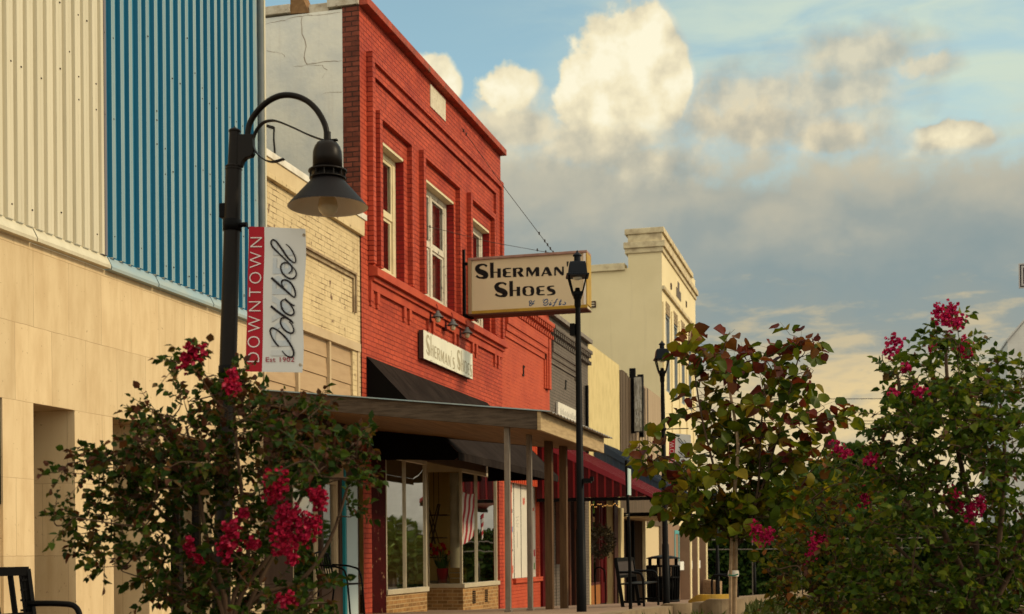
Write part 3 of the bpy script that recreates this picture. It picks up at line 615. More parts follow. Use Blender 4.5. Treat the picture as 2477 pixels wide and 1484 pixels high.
# ------------------------------------------------------------------ low orange-red shop and grey shop
def corbels(b, y0, y1):
    n = int((y1 - y0) / .2)
    for i in range(n):
        y = y0 + (y1 - y0) * i / n; b.box(0, .13, y, y + .10, 5.17, 5.27); b.box(0, .07, y + .01, y + .09, 5.08, 5.169); b.box(0, .12, y + .1, y + .19, 4.99, 5.079)
    b.box(0, .15, y0, y1, 5.271, 5.36)
def steps(b, y0, y1, zb, w=.12):
    for k, (z, x) in enumerate(((4.74, .09), (4.60, .06), (4.47, .03))):
        b.box(0, x, y0, y1, z, z + .14 if k else z + .24); b.box(0, x, y1 - .10 + .1 * (2 - k), y1 + .1 * (3 - k), zb, z + (.14 if k else .24))
t = thing('brick_shop', 'single-storey orange-red brick shop beyond the red building, behind the projecting sign', 'building', (0, 28.3, 0))
MB().wall(0, 26.2, 30.42, -1.6, 5.62, [(26.88, 29.25, -.6, 2.2, .12)], thick=.4).build('wall', ORANGEB, t)
b = MB(); corbels(b, 26.3, 30.4); steps(b, 26.4, 29.95, 3.8); b.build('brick_band', ORANGEB, t)
MB().box(-.3, .12, 26.2, 30.42, 5.6, 5.68).build('coping', COPRED, t)
MB().box(-.02, .07, 26.95, 29.35, -.66, -.56).build('sill', ORANGEB, t, .01)
MB().box(-.02, .06, 29.36, 30.4, -1.5, 2.2).build('painted_jamb', DARKRED, t)
b = MB(); b.box(-.1, -.08, 26.88, 29.25, -.56, 2.1)
for y in (27.32, 27.92): b.box(-.085, -.074, y, y + .03, -.56, 2.0, 1)
mk = [(26.97, 27.22, 1.28, 1.40, 2), (27.02, 27.18, 1.12, 1.2, 3), (27.0, 27.25, .85, .93, 2), (27.02, 27.25, .42, .54, 4), (27.08, 27.2, .12, .30, 2), (27.05, 27.25, .02, .07, 2), (27.05, 27.27, -.45, -.28, 5),
      (28.1, 28.3, 1.05, 1.2, 5), (28.75, 28.95, 1.15, 1.35, 6), (28.9, 29.15, .93, 1.0, 5), (28.62, 28.85, .96, 1.05, 2), (28.75, 29.0, .30, .34, 2), (28.75, 28.9, -.22, -.14, 2), (28.85, 28.97, -.50, -.22, 2), (29.05, 29.2, -.1, .05, 6), (29.05, 29.18, -.4, -.25, 7), (27.5, 27.75, .75, .77, 3), (27.52, 27.74, .68, .70, 3), (27.5, 27.75, .61, .63, 3), (27.55, 27.72, .54, .56, 3), (27.6, 27.64, .1, .45, 3)]
for i, (a, c, z0, z1, m_) in enumerate(mk):
    for k in range(5):
        u = a + (c - a) * (k + .1) / 5; v = u + (c - a) * .14; j = random.uniform(-.02, .02)
        b.box(-.082, -.0785, u, v, z0 + j, z1 + j, m_)
pb = b.build('poster_panel', [pm('white_poster_board', (.62, .58, .48), (.56, .53, .44), .6, ns=2), BLACKM, pm('ink_grey', (.10, .10, .11)), pm('ink_pale', (.36, .34, .29)), pm('ink_blue', (.06, .13, .34)), pm('ink_red', (.5, .08, .05)), pm('ink_crimson', (.45, .03, .05)), pm('ink_green', (.16, .28, .10))], t)
b = MB()
def stie(y, z): b.box(0, .02, y, y + .06, z - .12, z + .12); b.box(0, .021, y + .06, y + .13, z + .08, z + .115); b.box(0, .021, y - .07, y, z - .115, z - .08)
stie(27.9, 3.95); b.build('wall_tie', BLACKM, t)
t = thing('brick_shop', 'dark grey painted-brick shop between the orange-red shop and the yellow stucco shop', 'building', (0, 32.6, 0))
MB().wall(0, 30.42, 34.9, -1.8, 5.6, [(30.9, 34.4, -1.8, 2.4, .5)], thick=.4).build('wall', GREYB, t)
b = MB(); corbels(b, 30.5, 34.85); steps(b, 30.5, 33.3, 4.4); b.build('brick_band', GREYB, t)
MB().box(-.3, .13, 30.42, 34.95, 5.58, 5.68).build('coping', pm('grey_coping', (.17, .15, .13), (.25, .21, .17), .8, ns=5), t)
b = MB(); stie(32.1, 4.15); b.build('wall_tie', BLACKM, t)
b = MB(); b.tube([(.07, 34.4, 2.6), (.07, 34.4, 4.4)], .05, 8); b.build('downpipe', BLACKM, t)
b = MB(); b.box(-1.6, -1.5, 30.9, 34.4, -1.8, 2.4, 0); b.box(-.4, .02, 30.9, 31.25, -1.5, -.3, 1); b.box(-1.5, -.1, 34.2, 34.4, -1.8, 2.4, 0)
for y in (31.5, 32.6, 33.6): b.box(-.12, -.02, y, y + .12, -1.5, 1.6, 2)
b.build('shopfront', [DARKIN, GREYB, pm('reddish_wood', (.13, .045, .022), (.09, .03, .016), .6, ns=4)], t)
s = MB(); s.box(.02, .07, 31.0, 33.4, 3.24, 3.61)
s = tag(s.build('wall_sign', pm('white_sign_board', (.66, .63, .53), (.58, .55, .46), .6, ns=4, streak=(3, .3, (.45, .4, .3)))), 'small white sign board high on the grey brick shop', 'sign')
b = MB()
for i in range(16):
    y = 31.25 + i * .125 + random.uniform(0, .03); h = random.uniform(.08, .16); b.box(.07, .073, y, y + .05, 3.34, 3.34 + h)
b.build('lettering', pm('faded_grey_letters', (.34, .33, .29)), s)

# yellow stucco
t = thing('stucco_shop', 'yellow rough-stucco shop front with a wreath-hung glass door, right of the grey shop', 'building', (0, 37, 0))
MB().wall(0, 34.92, 39.6, -1.9, 5.64, [(35.1, 38.4, -1.9, 1.75, .25)], thick=.4).build('wall', YSTUC, t)
b = MB(); b.box(-.3, -.2, 35.1, 37.4, -1.5, -.95); b.box(-.3, -.21, 35.1, 35.35, -.95, 1.7); b.build('bulkhead', pm('orange_boards', (.34, .13, .035), (.24, .085, .022), .6, ns=4, stretch=(1, 9, .4)), t)
window(t, 35.35, 37.4, -.95, 1.7, -.2, pm('red_brown_frame', (.08, .02, .014), rough=.5), GLASS, 2, False, .08, back=[(0, .15)])
dd = MB(); dd.box(-.24, -.18, 37.45, 37.75, -1.5, 1.7); dd.box(-.24, -.18, 38.1, 38.35, -1.5, 1.7); dd.box(-.235, -.185, 37.75, 38.1, 1.3, 1.7); dd.box(-.235, -.185, 37.75, 38.1, -1.5, -.9)
dd = dd.build('door', DARKRED, t); MB().box(-.22, -.215, 37.75, 38.1, -.9, 1.3).build('pane', GLASS, dd)
MB().box(.002, .05, 38.36, 38.95, -1.9, 1.75).build('door_post', pm('dark_brown_post', (.05, .018, .012), rough=.6), t)
b = MB(); b.box(0, .12, 39.0, 39.5, -1.7, 1.3, 0); b.build('corner_post', pm('cream_post', (.62, .50, .27), (.55, .44, .23), .7), t)
# wave-boarded shop
t = thing('board_clad_shop', 'shop clad in weathered grey boards with a wavy edge, next to the yellow stucco shop', 'building', (0, 44, 0))
b = MB(); b.wall(-.02, 39.62, 48.4, -2.1, 5.50, [(39.9, 44.0, -2.1, 1.0, .8), (44.2, 47.8, -1.0, .9, .15)], thick=.4); b.build('wall', WAVY, t)
n = 26; b = MB(); top = []; bot = []
for i in range(n + 1):
    f_ = i / n; z = 5.55 - 3.2 * f_; yb = 44.0 - 1.6 * (1 / (1 + math.exp(-(f_ - .30) * 14))) + .5 * math.sin(f_ * 5)
    top.append((.04, yb, z))
pts = top + [(.04, 48.4, 2.35), (.04, 48.4, 5.55)]
b.prism(pts, (-.055, 0, 0)); b.build('cladding', WAVYL, t, label='pale boards with a wavy left edge')
b = MB()
for i in range(18):
    y = 39.62 + i * .29; b.box(-.02, .03 + .015 * (i % 2), y, y + .285, 2.35, 5.50 + .05 * math.sin(i * .8))
b.build('cladding', WAVY, t, label='dark weathered boards')
b = MB(); b.box(-.6, -.5, 39.9, 44, -2, 1.0); b.build('shopfront', DARKIN, t)
b = MB()
for y in (40.2, 41.2, 42.2, 43.2): b.box(-.3, -.2, y, y + .12, -2, 1.0, 0)
b.box(-.05, .06, 43.95, 44.15, -2, 1.1, 1); b.build('door_frame', [BLACKM, WINC], t)
b = MB(); b.box(-.12, -.08, 44.2, 47.8, -.95, .9); b.build('window_blind', pm('cream_blind', (.58, .46, .27), rough=.7), t)
b = MB(); b.box(-.02, 1.9, 39.7, 43.9, 1.06, 1.17, 0); b.box(0, 1.88, 39.72, 43.88, 1.0, 1.059, 1); b.build('flat_canopy', [BLACKM, TRIM], t)
# tall cream building
t = thing('cream_building', 'tall cream stucco corner building with stepped parapet and tall narrow bay windows', 'building', (0, 53, 0))
bays = [(49.35, 50.45, 6.0, 8.9), (51.35, 52.6, 6.0, 8.9), (53.5, 54.75, 6.0, 8.9), (55.7, 56.95, 6.0, 8.9)]
lows = [(49.5, 50.9, -1.0, 2.6), (51.6, 52.6, -1.0, 2.6)]
MB().wall(0, 48.5, 58.4, -3, 11.9, [(*q, .05) for q in bays] + [(*q, .25) for q in lows], thick=.0).build('wall', CSTUC, t)
b = MB(); b.box(-14, -.003, 48.5, 49.0, -3, 10.5); b.box(-1.25, -.003, 48.5, 49.0, 10.5, 11.5); b.build('side_wall', CSTUC, t)
MB().box(-14, -.1, 57.9, 58.4, -3, 11.4).build('side_wall', CSTUC, t)
b = MB()
b.box(-1.36, .10, 48.40, 57.0, 11.72, 11.92); b.box(-1.40, .14, 48.36, 58.4, 11.20, 11.42); b.box(-1.36, .06, 48.43, 58.38, 11.02, 11.199); b.box(-1.25, .02, 48.46, 57.0, 11.42, 11.719)
b.box(-14, -1.37, 48.40, 49.0, 10.42, 10.68); b.box(0, .10, 48.5, 58.4, 9.64, 9.78)
b.build('parapet', pm('stained_cream_stucco', (.62, .52, .32), (.40, .31, .19), .85, ns=3, spots=(2.2, .60, .78, (.20, .15, .095)), bump=.4), t, .01)
for q in bays:
    window(t, *q, -.02, pm('grey_blue_frame', (.20, .23, .25), rough=.5), GLASS, 1, False, .08)
    b = MB()
    for i in range(4):
        y = q[0] + (q[1] - q[0]) * (i + .5) / 4; b.box(-.001, .03, y - .05, y + .05, 8.9, 9.36)
    for i in range(3): b.box(-.001, .025, q[0], q[1], 8.9 + i * .15, 8.94 + i * .15)
    b.build('lattice', pm('lattice_brick', (.34, .26, .16)), t)
for a in (48.55, 50.75, 52.9, 55.05, 57.25): MB().box(0, .05, a, a + .45, 2.8, 9.2).build('pilaster', CSTUC, t)
MB().box(0, .03, 50.7, 50.95, 10.08, 10.3).build('wall_slot', DARKIN, t); MB().box(0, .03, 55.15, 55.4, 10.18, 10.42).build('wall_slot', DARKIN, t)
MB().box(0, .02, 52.3, 53.6, 10.1, 10.45).box(0, .02, 52.7, 53.15, 10.45, 10.75).build('brick_patch', GREYB, t)
b = MB(); b.box(-2.7, -2.48, 48.46, 48.499, 9.1, 9.34, 0)
for i in range(2): b.box(-2.66, -2.52, 48.44, 48.459, 9.15 + i * .09, 9.19 + i * .09, 1)
b.build('vent', [DARKIN, ALU], t)
BRNW = pm('taupe_paint', (.26, .165, .105), (.22, .14, .09), .7, ns=2)
b = MB(); b.box(0, .03, 48.5, 58.4, -3, 1.0); b.build('lower_wall', BRNW, t)
for y in (52.6, 55.0, 58.0): MB().box(.03, .42, y, y + .35, -3, .98, 0).box(.42, .455, y, y + .35, -3, .98, 1).build('pier', [BRNW, CSTUC], t)  # cream front strip: sunlight on the taupe pier put into the colour
TEAL = pm('teal_frame', (.10, .33, .33), rough=.5)
for y in (51.0, 53.6, 56.3):
    f = window(t, y, y + 1.25, -.8, .8, .06, TEAL, GLASS, 1, False, .14)
    MB().box(.06, .25, y + .05, y + 1.1, -.75, -.42).build('window_box', pm('white_box', (.72, .72, .66), rough=.5), f)
# white gabled building across the street
t = thing('gabled_building', 'large white gabled building at the far right edge of the view', 'building', (20, 86, -2))
p0 = at_d(2437, 825, 80); b = MB()
gx, gy, ge = p0.x, p0.y, p0.z
b.prism([(gx, gy, -3), (gx + 14, gy, -3), (gx + 14, gy, ge), (gx + 7, gy, ge + 8.2), (gx, gy, ge)], (0, 20, 0)); b.build('wall', pm('white_block_wall', (.62, .60, .55), (.55, .53, .49), .8, ns=1, brick=(.8, .4, .01, (.5, .48, .44), .05)), t)
b = MB(); b.prism([(gx - .05, gy - .1, ge - .02), (gx + 7, gy - .1, ge + 8.25), (gx + 14.05, gy - .1, ge - .02), (gx + 14.05, gy - .1, ge + .12), (gx + 7, gy - .1, ge + 8.4), (gx - .05, gy - .1, ge + .12)], (0, 20.2, 0)); b.build('roof', pm('pale_grey_roof', (.5, .48, .45)), t)
# ------------------------------------------------------------------ timber canopy over the pavement
t = thing('timber_canopy', 'weathered timber canopy with corrugated roof on four posts before the beige shop', 'canopy', (3.1, 16.6, 0))
zw, zo = 2.02, 1.645                                  # roof height at the wall and at the outer edge
def slope(x): return zw + (zo - zw) * x / 3.5
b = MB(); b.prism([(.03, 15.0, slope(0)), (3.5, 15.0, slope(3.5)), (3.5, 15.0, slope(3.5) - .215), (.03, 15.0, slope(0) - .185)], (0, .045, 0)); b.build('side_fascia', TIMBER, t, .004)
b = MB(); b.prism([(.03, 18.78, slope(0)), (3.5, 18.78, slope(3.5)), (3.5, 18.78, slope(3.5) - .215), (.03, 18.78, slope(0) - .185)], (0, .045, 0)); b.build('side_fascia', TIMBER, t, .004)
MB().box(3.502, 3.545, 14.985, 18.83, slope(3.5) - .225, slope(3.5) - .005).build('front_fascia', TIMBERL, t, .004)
b = MB(); b.prism([(.05, 15.05, slope(0) - .16), (3.495, 15.05, slope(3.5) - .19), (3.495, 15.05, slope(3.5) - .21), (.05, 15.05, slope(0) - .18)], (0, 3.72, 0)); b.build('soffit', SOFFIT, t)
b = MB(); n = 46
for i in range(n):
    ya, yb = 14.96 + 3.95 * i / n, 14.96 + 3.95 * (i + 1) / n; za, zb = (.018 * (i % 2), .018 * ((i + 1) % 2))
    b.add([(.02, ya, zw + .004 + za), (3.66, ya, slope(3.66) + .004 + za), (3.66, yb, slope(3.66) + .004 + zb), (.02, yb, zw + .004 + zb)], [(0, 1, 2, 3)], 0, True)
    b.add([(3.66, ya, slope(3.66) + .004 + za), (3.66, ya, slope(3.66) - .006 + za), (3.66, yb, slope(3.66) - .006 + zb), (3.66, yb, slope(3.66) + .004 + zb)], [(0, 1, 2, 3)], 0)
b.prism([(.02, 14.955, zw + .0), (3.66, 14.955, slope(3.66) + .0), (3.66, 14.955, slope(3.66) + .014), (.02, 14.955, zw + .014)], (0, .004, 0), 1)
b.build('roof', [CORR, FLASHING], t)
for (y, w, m) in ((15.12, .062, POSTG), (16.18, .062, POSTG), (17.24, .10, POSTW), (18.12, .10, POSTW)):
    zb = gz(3.1, y) - .03
    b = MB(); b.box(3.1 - w / 2, 3.1 + w / 2, y - w / 2, y + w / 2, zb, slope(3.1) - .202)
    if m is POSTG: b.box(3.1 - w / 2 + .016, 3.1 + w / 2 - .016, y - w / 2 - .006, y - w / 2 - .0005, zb + .2, 1.47); b.box(3.1 - w / 2 - .01, 3.1 + w / 2 + .01, y - .045, y + .045, zb + .02, zb + .06)
    b.build('post', m, t, .004)

# ------------------------------------------------------------------ metal awnings further along
def metal_awning(y0, y1, X, zt, zb, mr, me, name, label, mb=None):
    mb = mb or me
    t = thing(name, label, 'awning', (.5, y0, zb)); b = MB(); n = int((y1 - y0) / .3)
    for i in range(n):
        y = y0 + (y1 - y0) * i / n; w = (y1 - y0) / n
        b.prism([(0, y, zt), (X, y, zb), (X, y, zb - .05), (0, y, zt - .05)], (0, w, 0)); b.prism([(0, y, zt + .03), (X, y, zb + .03), (X, y, zb - .0), (0, y, zt)], (0, .035, 0))
    b.build('roof', mr, t)
    b = MB(); n = int(X / .17)
    for i in range(n):
        u, v = X * i / n, X * (i + 1) / n; zu = zt + (zb - zt) * u / X - .06; zv = zt + (zb - zt) * v / X - .06
        b.prism([(u + .01, y0 + .03, zb - .01), (v - .035, y0 + .03, zb - .01), (v - .035, y0 + .03, zv), (u + .01, y0 + .03, zu)], (0, .03, 0)); b.prism([(v - .035, y0 + .012, zb - .01), (v + .01, y0 + .012, zb - .01), (v + .01, y0 + .012, zv), (v - .035, y0 + .012, zv)], (0, .03, 0), 2)
    b.prism([(0, y0 - .01, zt + .03), (X, y0 - .01, zb + .03), (X, y0 - .01, zb - .05), (0, y0 - .01, zt - .19)], (0, .02, 0), 1)
    b.build('end_panel', [me, mr, mb], t)
    b = MB(); b.box(0, X, y0 + .05, y0 + .12, zb - .09, zb - .015); b.box(X - .08, X, y0 + .05, y1, zb - .14, zb - .055); b.build('frame', BLACKM, t)
    return t
metal_awning(29.0, 34.5, 2.66, 2.62, 1.22, MAROON, MAROOND, 'metal_awning', 'maroon standing-seam metal awning with a ribbed red end panel', pm('red_batten', (.16, .012, .013), rough=.4))
metal_awning(35.6, 39.4, 2.3, 3.05, 1.60, NAVY, NAVY, 'metal_awning', 'dark blue metal awning just beyond the maroon one')
b = MB(); b.box(.02, .06, 26.3, 28.9, 1.46, 2.5)
for i in range(15): b.box(.06, .085, 26.35 + i * .17, 26.41 + i * .17, 1.46, 2.5)
tag(b.build('ribbed_panel', pm('orange_ribbed_steel', (.52, .085, .035), rough=.45)), 'orange-red ribbed steel panel above the poster window', 'wall panel')

# ------------------------------------------------------------------ lettering traced as pen strokes
QS = 320 / 2507 * 2477 / 2477
def zq(x, y):                                         # tracing sheet of the projecting sign -> its own plane
    p = at_y((1140 + x * .12919) * .98803, (610 + y * .12919) * .98803, 23.38); return p.x, p.z
GL = {  # glyph: list of ('p', polygon) or ('s', stroke points, widths)
 'S': [('s', [(398, 318), (355, 288), (300, 285), (245, 305), (215, 355), (250, 408), (320, 435), (375, 470), (368, 512), (310, 535), (245, 528), (195, 495)], [44, 36, 38, 60, 88, 98, 104, 100, 84, 40, 38, 48])],
 'h': [('p', [(455, 248), (525, 245), (529, 537), (462, 540)]), ('p', [(526, 420), (597, 419), (597, 437), (526, 438)]), ('p', [(595, 358), (662, 355), (664, 530), (597, 533)])],
 'E': [('s', [(740, 365), (728, 395), (738, 440), (732, 485), (748, 515)], [40, 66, 72, 68, 30]), ('p', [(735, 350), (856, 345), (856, 367), (740, 376)]), ('p', [(770, 428), (846, 425), (846, 445), (770, 447)]), ('p', [(735, 500), (858, 498), (858, 522), (742, 527)])],
 'R': [('p', [(888, 350), (955, 347), (958, 519), (893, 522)]), ('s', [(940, 358), (1000, 353), (1045, 368), (1052, 395), (1020, 425), (965, 434)], [24, 24, 56, 64, 40, 14]), ('p', [(972, 432), (1035, 426), (1105, 513), (1025, 517)])],
 'M': [('p', [(1145, 512), (1145, 352), (1165, 336), (1195, 331), (1182, 400), (1181, 511)]), ('p', [(1150, 350), (1168, 333), (1195, 330), (1217, 342), (1268, 440), (1252, 513)]), ('p', [(1252, 513), (1255, 440), (1322, 335), (1350, 328), (1335, 385)]), ('p', [(1320, 350), (1350, 328), (1380, 332), (1390, 350), (1393, 503), (1322, 507)])],
 'A': [('p', [(1425, 505), (1498, 340), (1515, 385), (1462, 502)]), ('p', [(1490, 350), (1512, 330), (1537, 325), (1562, 332), (1577, 352), (1640, 495), (1570, 498), (1515, 386)]), ('p', [(1478, 444), (1550, 441), (1556, 460), (1470, 463)])],
 'N': [('p', [(1675, 495), (1672, 350), (1690, 330), (1708, 340), (1708, 493)]), ('p', [(1680, 345), (1700, 326), (1725, 322), (1748, 338), (1858, 470), (1845, 489), (1820, 492), (1790, 468)]), ('p', [(1822, 440), (1822, 322), (1858, 320), (1858, 472)])],
 "'": [('p', [(1908, 225), (1950, 222), (1935, 320), (1915, 321)])],
 's': [('s', [(1675, 690), (1605, 697), (1562, 722), (1585, 758), (1655, 785), (1665, 825), (1620, 850), (1538, 860)], [18, 26, 52, 62, 66, 60, 26, 18])],
 'O': [('s', [(1183, 785 - 85), (1110, 725), (1104, 785), (1115, 845), (1183, 870), (1255, 845), (1262, 782), (1252, 722), (1183, 700)], [14, 48, 72, 48, 14, 48, 72, 48, 14])]}
LINE1 = [('S', 0, 0), ('h', 0, 0), ('E', 0, 0), ('R', 0, 0), ('M', 0, 0), ('A', 0, 0), ('N', 0, 0), ("'", 0, 0), ('s', 478, -382)]
LINE2 = [('S', 365, 347), ('h', 366, 347), ('O', 0, 0), ('E', 637, 342), ('s', 0, 0)]
def glyph_geo(line):
    out = []
    for ch, dx, dy in line:
        for g in GL[ch]:
            if g[0] == 'p': out.append(([(x + dx, y + dy) for x, y in g[1]], [tuple(range(len(g[1])))]))
            else:
                vs, fs = ribbon2(g[1], g[2]); out.append(([(x + dx, y + dy) for x, y in vs], fs))
    return out

t = thing('projecting_sign', 'cream box sign with black shoe-shop lettering and yellow trim projecting from the red building', 'sign', (.15, 23.6, 4.9))
x0, x1, z0, z1 = .17, 2.36, 4.395, 5.385
b = MB(); b.box(x0, x1, 23.40, 23.70, z0, z1, 0); b.build('cabinet', pm('sign_face', (.66, .54, .34), (.60, .49, .31), .35, ns=.8), t)
b = MB(); b.box(x0 - .03, x1 + .02, 23.36, 23.74, z1 + .001, z1 + .045, 0); b.box(x0 - .03, x0 + .035, 23.36, 23.74, z0, z1 - .001, 2)
b.box(x0 + .036, x1 + .02, 23.365, 23.399, z0, z0 + .055, 1); b.box(x0 - .03, x1 + .02, 23.36, 23.74, z0 - .03, z0 - .001, 3)
b.box(x1 + .001, x1 + .02, 23.365, 23.74, z0 + .06, z1 - .001, 1); b.box(x1 - .05, x1, 23.37, 23.399, z0 + .056, z1 - .001, 4)
b.build('trim', [pm('faded_pink_trim', (.36, .22, .17), (.28, .16, .12), .6, ns=5), pm('yellow_trim', (.44, .27, .035), (.34, .20, .03), .45, ns=3), pm('tan_sign_frame', (.36, .24, .13), rough=.5), pm('rusty_brown', (.09, .035, .02), rough=.6), LAMPWHITE], t, .004)
b = MB(); k = 0
for vs, fs in glyph_geo(LINE1) + glyph_geo(LINE2):
    k += 1; b.add([(zq(x, y)[0], 23.397 - .0001 * (k % 7), zq(x, y)[1]) for x, y in vs], fs)
b.build('lettering', pm('black_letters', (.010, .008, .008), rough=.4), t)
b = MB()
SC = [([(1305, 968), (1278, 992), (1255, 1040), (1225, 1065), (1203, 1050), (1222, 1015), (1248, 990), (1232, 968), (1203, 982), (1210, 1010), (1262, 1032), (1295, 1018)], 15),
      ([(1555, 950), (1522, 940), (1482, 975), (1478, 1008), (1510, 1012), (1550, 975), (1560, 960)], 17), ([(1562, 1000), (1545, 1038), (1505, 1055), (1465, 1040)], 17), ([(1455, 968), (1470, 945), (1490, 935)], 10),
      ([(1612, 998), (1585, 1045), (1603, 1048), (1625, 1025)], 18), ([(1628, 962), (1636, 968)], 20), ([(1748, 940), (1722, 945), (1690, 1010), (1655, 1092), (1634, 1090), (1660, 1055)], 17), ([(1655, 1004), (1722, 992)], 9),
      ([(1808, 948), (1768, 1035), (1785, 1043), (1808, 1020)], 18), ([(1765, 988), (1818, 980)], 9), ([(1868, 990), (1888, 1022), (1868, 1044), (1832, 1034)], 15), ([(1885, 1015), (1902, 1008)], 8)]
for pts, w in SC:
    vs, fs = ribbon2(pts, [w] * len(pts)); k += 1; b.add([(zq(x, y)[0], 23.397 - .0001 * (k % 7), zq(x, y)[1]) for x, y in vs], fs)
b.build('script_lettering', pm('blue_letters', (.010, .075, .20), rough=.4), t)
b = MB(); b.box(0, .045, 23.48, 23.53, 4.3, 5.62); b.bar((0.02, 23.5, 5.36), (x0, 23.6, 5.36), .04, .05); b.bar((0.02, 23.5, 4.40), (x0, 23.6, 4.36), .05, .06)
b.build('bracket', BRONZE, t)
def wire(name, label, pts, r, cat='wire', group=None, beads=()):
    b = MB(); b.tube(pts, r, 6)
    for p in beads: b.lathe([(0, -.03), (.014, -.02), (.014, .02), (0, .03)], p, 8)
    return tag(b.build(name, pm('wire_dark', (.03, .026, .022), rough=.5)), label, cat, group)
A, B_ = Vector((.02, 23.44, 7.86)), Vector((1.72, 23.6, 5.46))
wire('guy_wire', 'steep guy wire from the red wall down to the projecting sign', [A, A.lerp(B_, .5) + Vector((0, 0, -.03)), B_], .006, beads=[A.lerp(B_, q) for q in (.02, .05, .84, .9, .93, .96, .99)])
A, B_ = Vector((.02, 21.32, 5.55)), Vector((1.72, 23.6, 5.46))
wire('guy_wire', 'nearly level guy wire from between the upper windows to the projecting sign', [A, A.lerp(B_, .5) + Vector((0, 0, -.04)), B_], .005, beads=[A.lerp(B_, q) for q in (.03, .86, .93)])

t = thing('wall_sign', 'white painted board with tan shoe-shop lettering on the red wall under three small lamps', 'sign', (.1, 22.3, 3.48))
b = MB(); b.box(.02, .10, 20.9, 23.73, 3.24, 3.715, 1); b.box(.1005, .106, 20.9, 23.73, 3.24, 3.715, 0); b.build('board', [pm('white_weathered_board', (.72, .70, .56), (.64, .62, .50), .55, ns=3, streak=(3, .25, (.5, .46, .36))), pm('dark_board_edge', (.07, .04, .03))], t)
b = MB()
for i in range(22):
    y = random.uniform(20.95, 23.7); z = random.choice([3.25, 3.70]) + random.uniform(-.004, .004); b.box(.106, .1065, y, y + random.uniform(.02, .07), z, z + random.uniform(.004, .012))
b.build('paint_flakes', pm('rust_flake', (.12, .06, .035)), t)
b = MB(); k = 0
for line, ya, yb in ((LINE1, 21.02, 22.62), (LINE2, 22.76, 23.69)):
    geo = [([zq(x, y) for x, y in vs], fs) for vs, fs in glyph_geo(line)]
    xs = [p[0] for vs, _ in geo for p in vs]; zs = [p[1] for vs, _ in geo for p in vs]
    for vs, fs in geo:
        k += 1; b.add([(.1075 + .0001 * (k % 7), ya + (yb - ya) * (p[0] - min(xs)) / (max(xs) - min(xs)), 3.275 + .40 * (p[1] - min(zs)) / (max(zs) - min(zs))) for p in vs], fs)
b.build('lettering', pm('faded_tan_letters', (.34, .30, .20), (.42, .37, .25), .6, ns=6), t)

# gooseneck wall lamps over the board
def wall_lamp():
    t = thing('wall_lamp', 'leftmost of the three small gooseneck lamps over the white shop board', 'wall lamp', (0, 21.45, 4.05), 'gooseneck lamps over the shop board')
    y = 21.45
    MB().box(0.0, .05, y - .05, y + .05, 3.93, 4.10).build('wall_plate', DARKRED, t, .006)
    MB().tube(spline([(.04, y, 4.06), (.04, y, 4.19), (.075, y, 4.255), (.13, y, 4.255), (.17, y, 4.20), (.175, y, 4.10)], 5), .0085, 8).build('neck', pm('red_lamp_paint', (.20, .02, .016), rough=.45), t)
    s = MB().lathe([(0, .10), (.03, .10), (.032, .065), (.05, .06), (.055, .035), (.105, -.005), (.108, -.012), (.10, -.010), (.05, .02), (0, .03)], (.175, y, 4.02), 24).build('shade', pm('grey_lamp_shade', (.10, .10, .10), (.13, .12, .11), .45), t)
    MB().lathe([(.045, .0), (.05, -.03), (.042, -.075), (.02, -.092), (0, -.094)], (.175, y, 4.015), 16).build('globe', BULB, t)
    return t
w0 = wall_lamp()
for dy, lb in ((.85, 'middle one of the three small gooseneck lamps over the white shop board'), (1.72, 'rightmost of the three small gooseneck lamps over the white shop board')):
    c = copy_tree(w0); c.location.y += dy; c['label'] = lb

# ------------------------------------------------------------------ gooseneck street lamp and banner
LY = 6.31
def z2(x, y, Y=LY): return at_y((500 + x * .2561) * .98803, (180 + y * .25606) * .98803, Y)
t = thing('street_lamp', 'tall dark gooseneck street lamp with conical shade and exposed bulb, nearest the viewer', 'street lamp', (3.94, LY, gz(3.94, LY)))
pt, pb = z2(292, 560), at_y(534, 1484, LY); dr = (pb - pt) / (pb.z - pt.z)
def onpole(z): return pt + dr * (z - pt.z)
zc = z2(285, 890).z
b = MB(); b.tube([onpole(gz(4, LY) - .02), onpole(zc)], [.050, .0415], 20); b.lathe([(.11, 0), (.11, .02), (.075, .05), (.06, .16), (.048, .2)], onpole(gz(4, LY) - .01), 20); b.build('pole', BRONZE, t)
b = MB(); b.tube([onpole(zc), onpole(pt.z)], [.031, .0285], 18); b.lathe([(.0305, .0), (.033, .004), (.03, .012), (.005, .026), (0, .034)], pt, 18)
for dz in (0, -.014): b.lathe([(.040, -.006), (.046, 0), (.040, .006)], onpole(zc + dz), 20)
b.build('pole_top', BRONZE, t)
b = MB(); pts = [z2(*p, LY - .018) for p in ((310, 575), (458, 572), (462, 760), (445, 788), (395, 800), (365, 830), (345, 885), (310, 885))]
b.prism(pts, (0, .036, 0)); b.build('arm_plate', BRONZE, t, .004)
arm = [z2(*p) for p in ((420, 640), (418, 560), (440, 465), (500, 368), (595, 275), (700, 218), (800, 203), (905, 222), (1000, 272), (1080, 352), (1138, 450), (1166, 530), (1175, 625))]
MB().tube(spline(arm, 5), .0155, 12).build('arm', BRONZE, t)
hc = z2(1177, 650)
MB().lathe([(.0185, .05), (.0185, -.0)], (hc.x, LY, hc.z), 14).lathe([(.0185, .05), (.0, .05)], (hc.x, LY, hc.z), 14).build('coupler', BRONZE, t)
b = MB()
scp = spline([z2(*p) for p in ((1272, 632), (1200, 636), (1130, 632), (1000, 585), (860, 520), (720, 462), (640, 448), (560, 472), (498, 545), (466, 645), (488, 735), (560, 812), (650, 843), (762, 815))], 5)
vs = []; fs = []
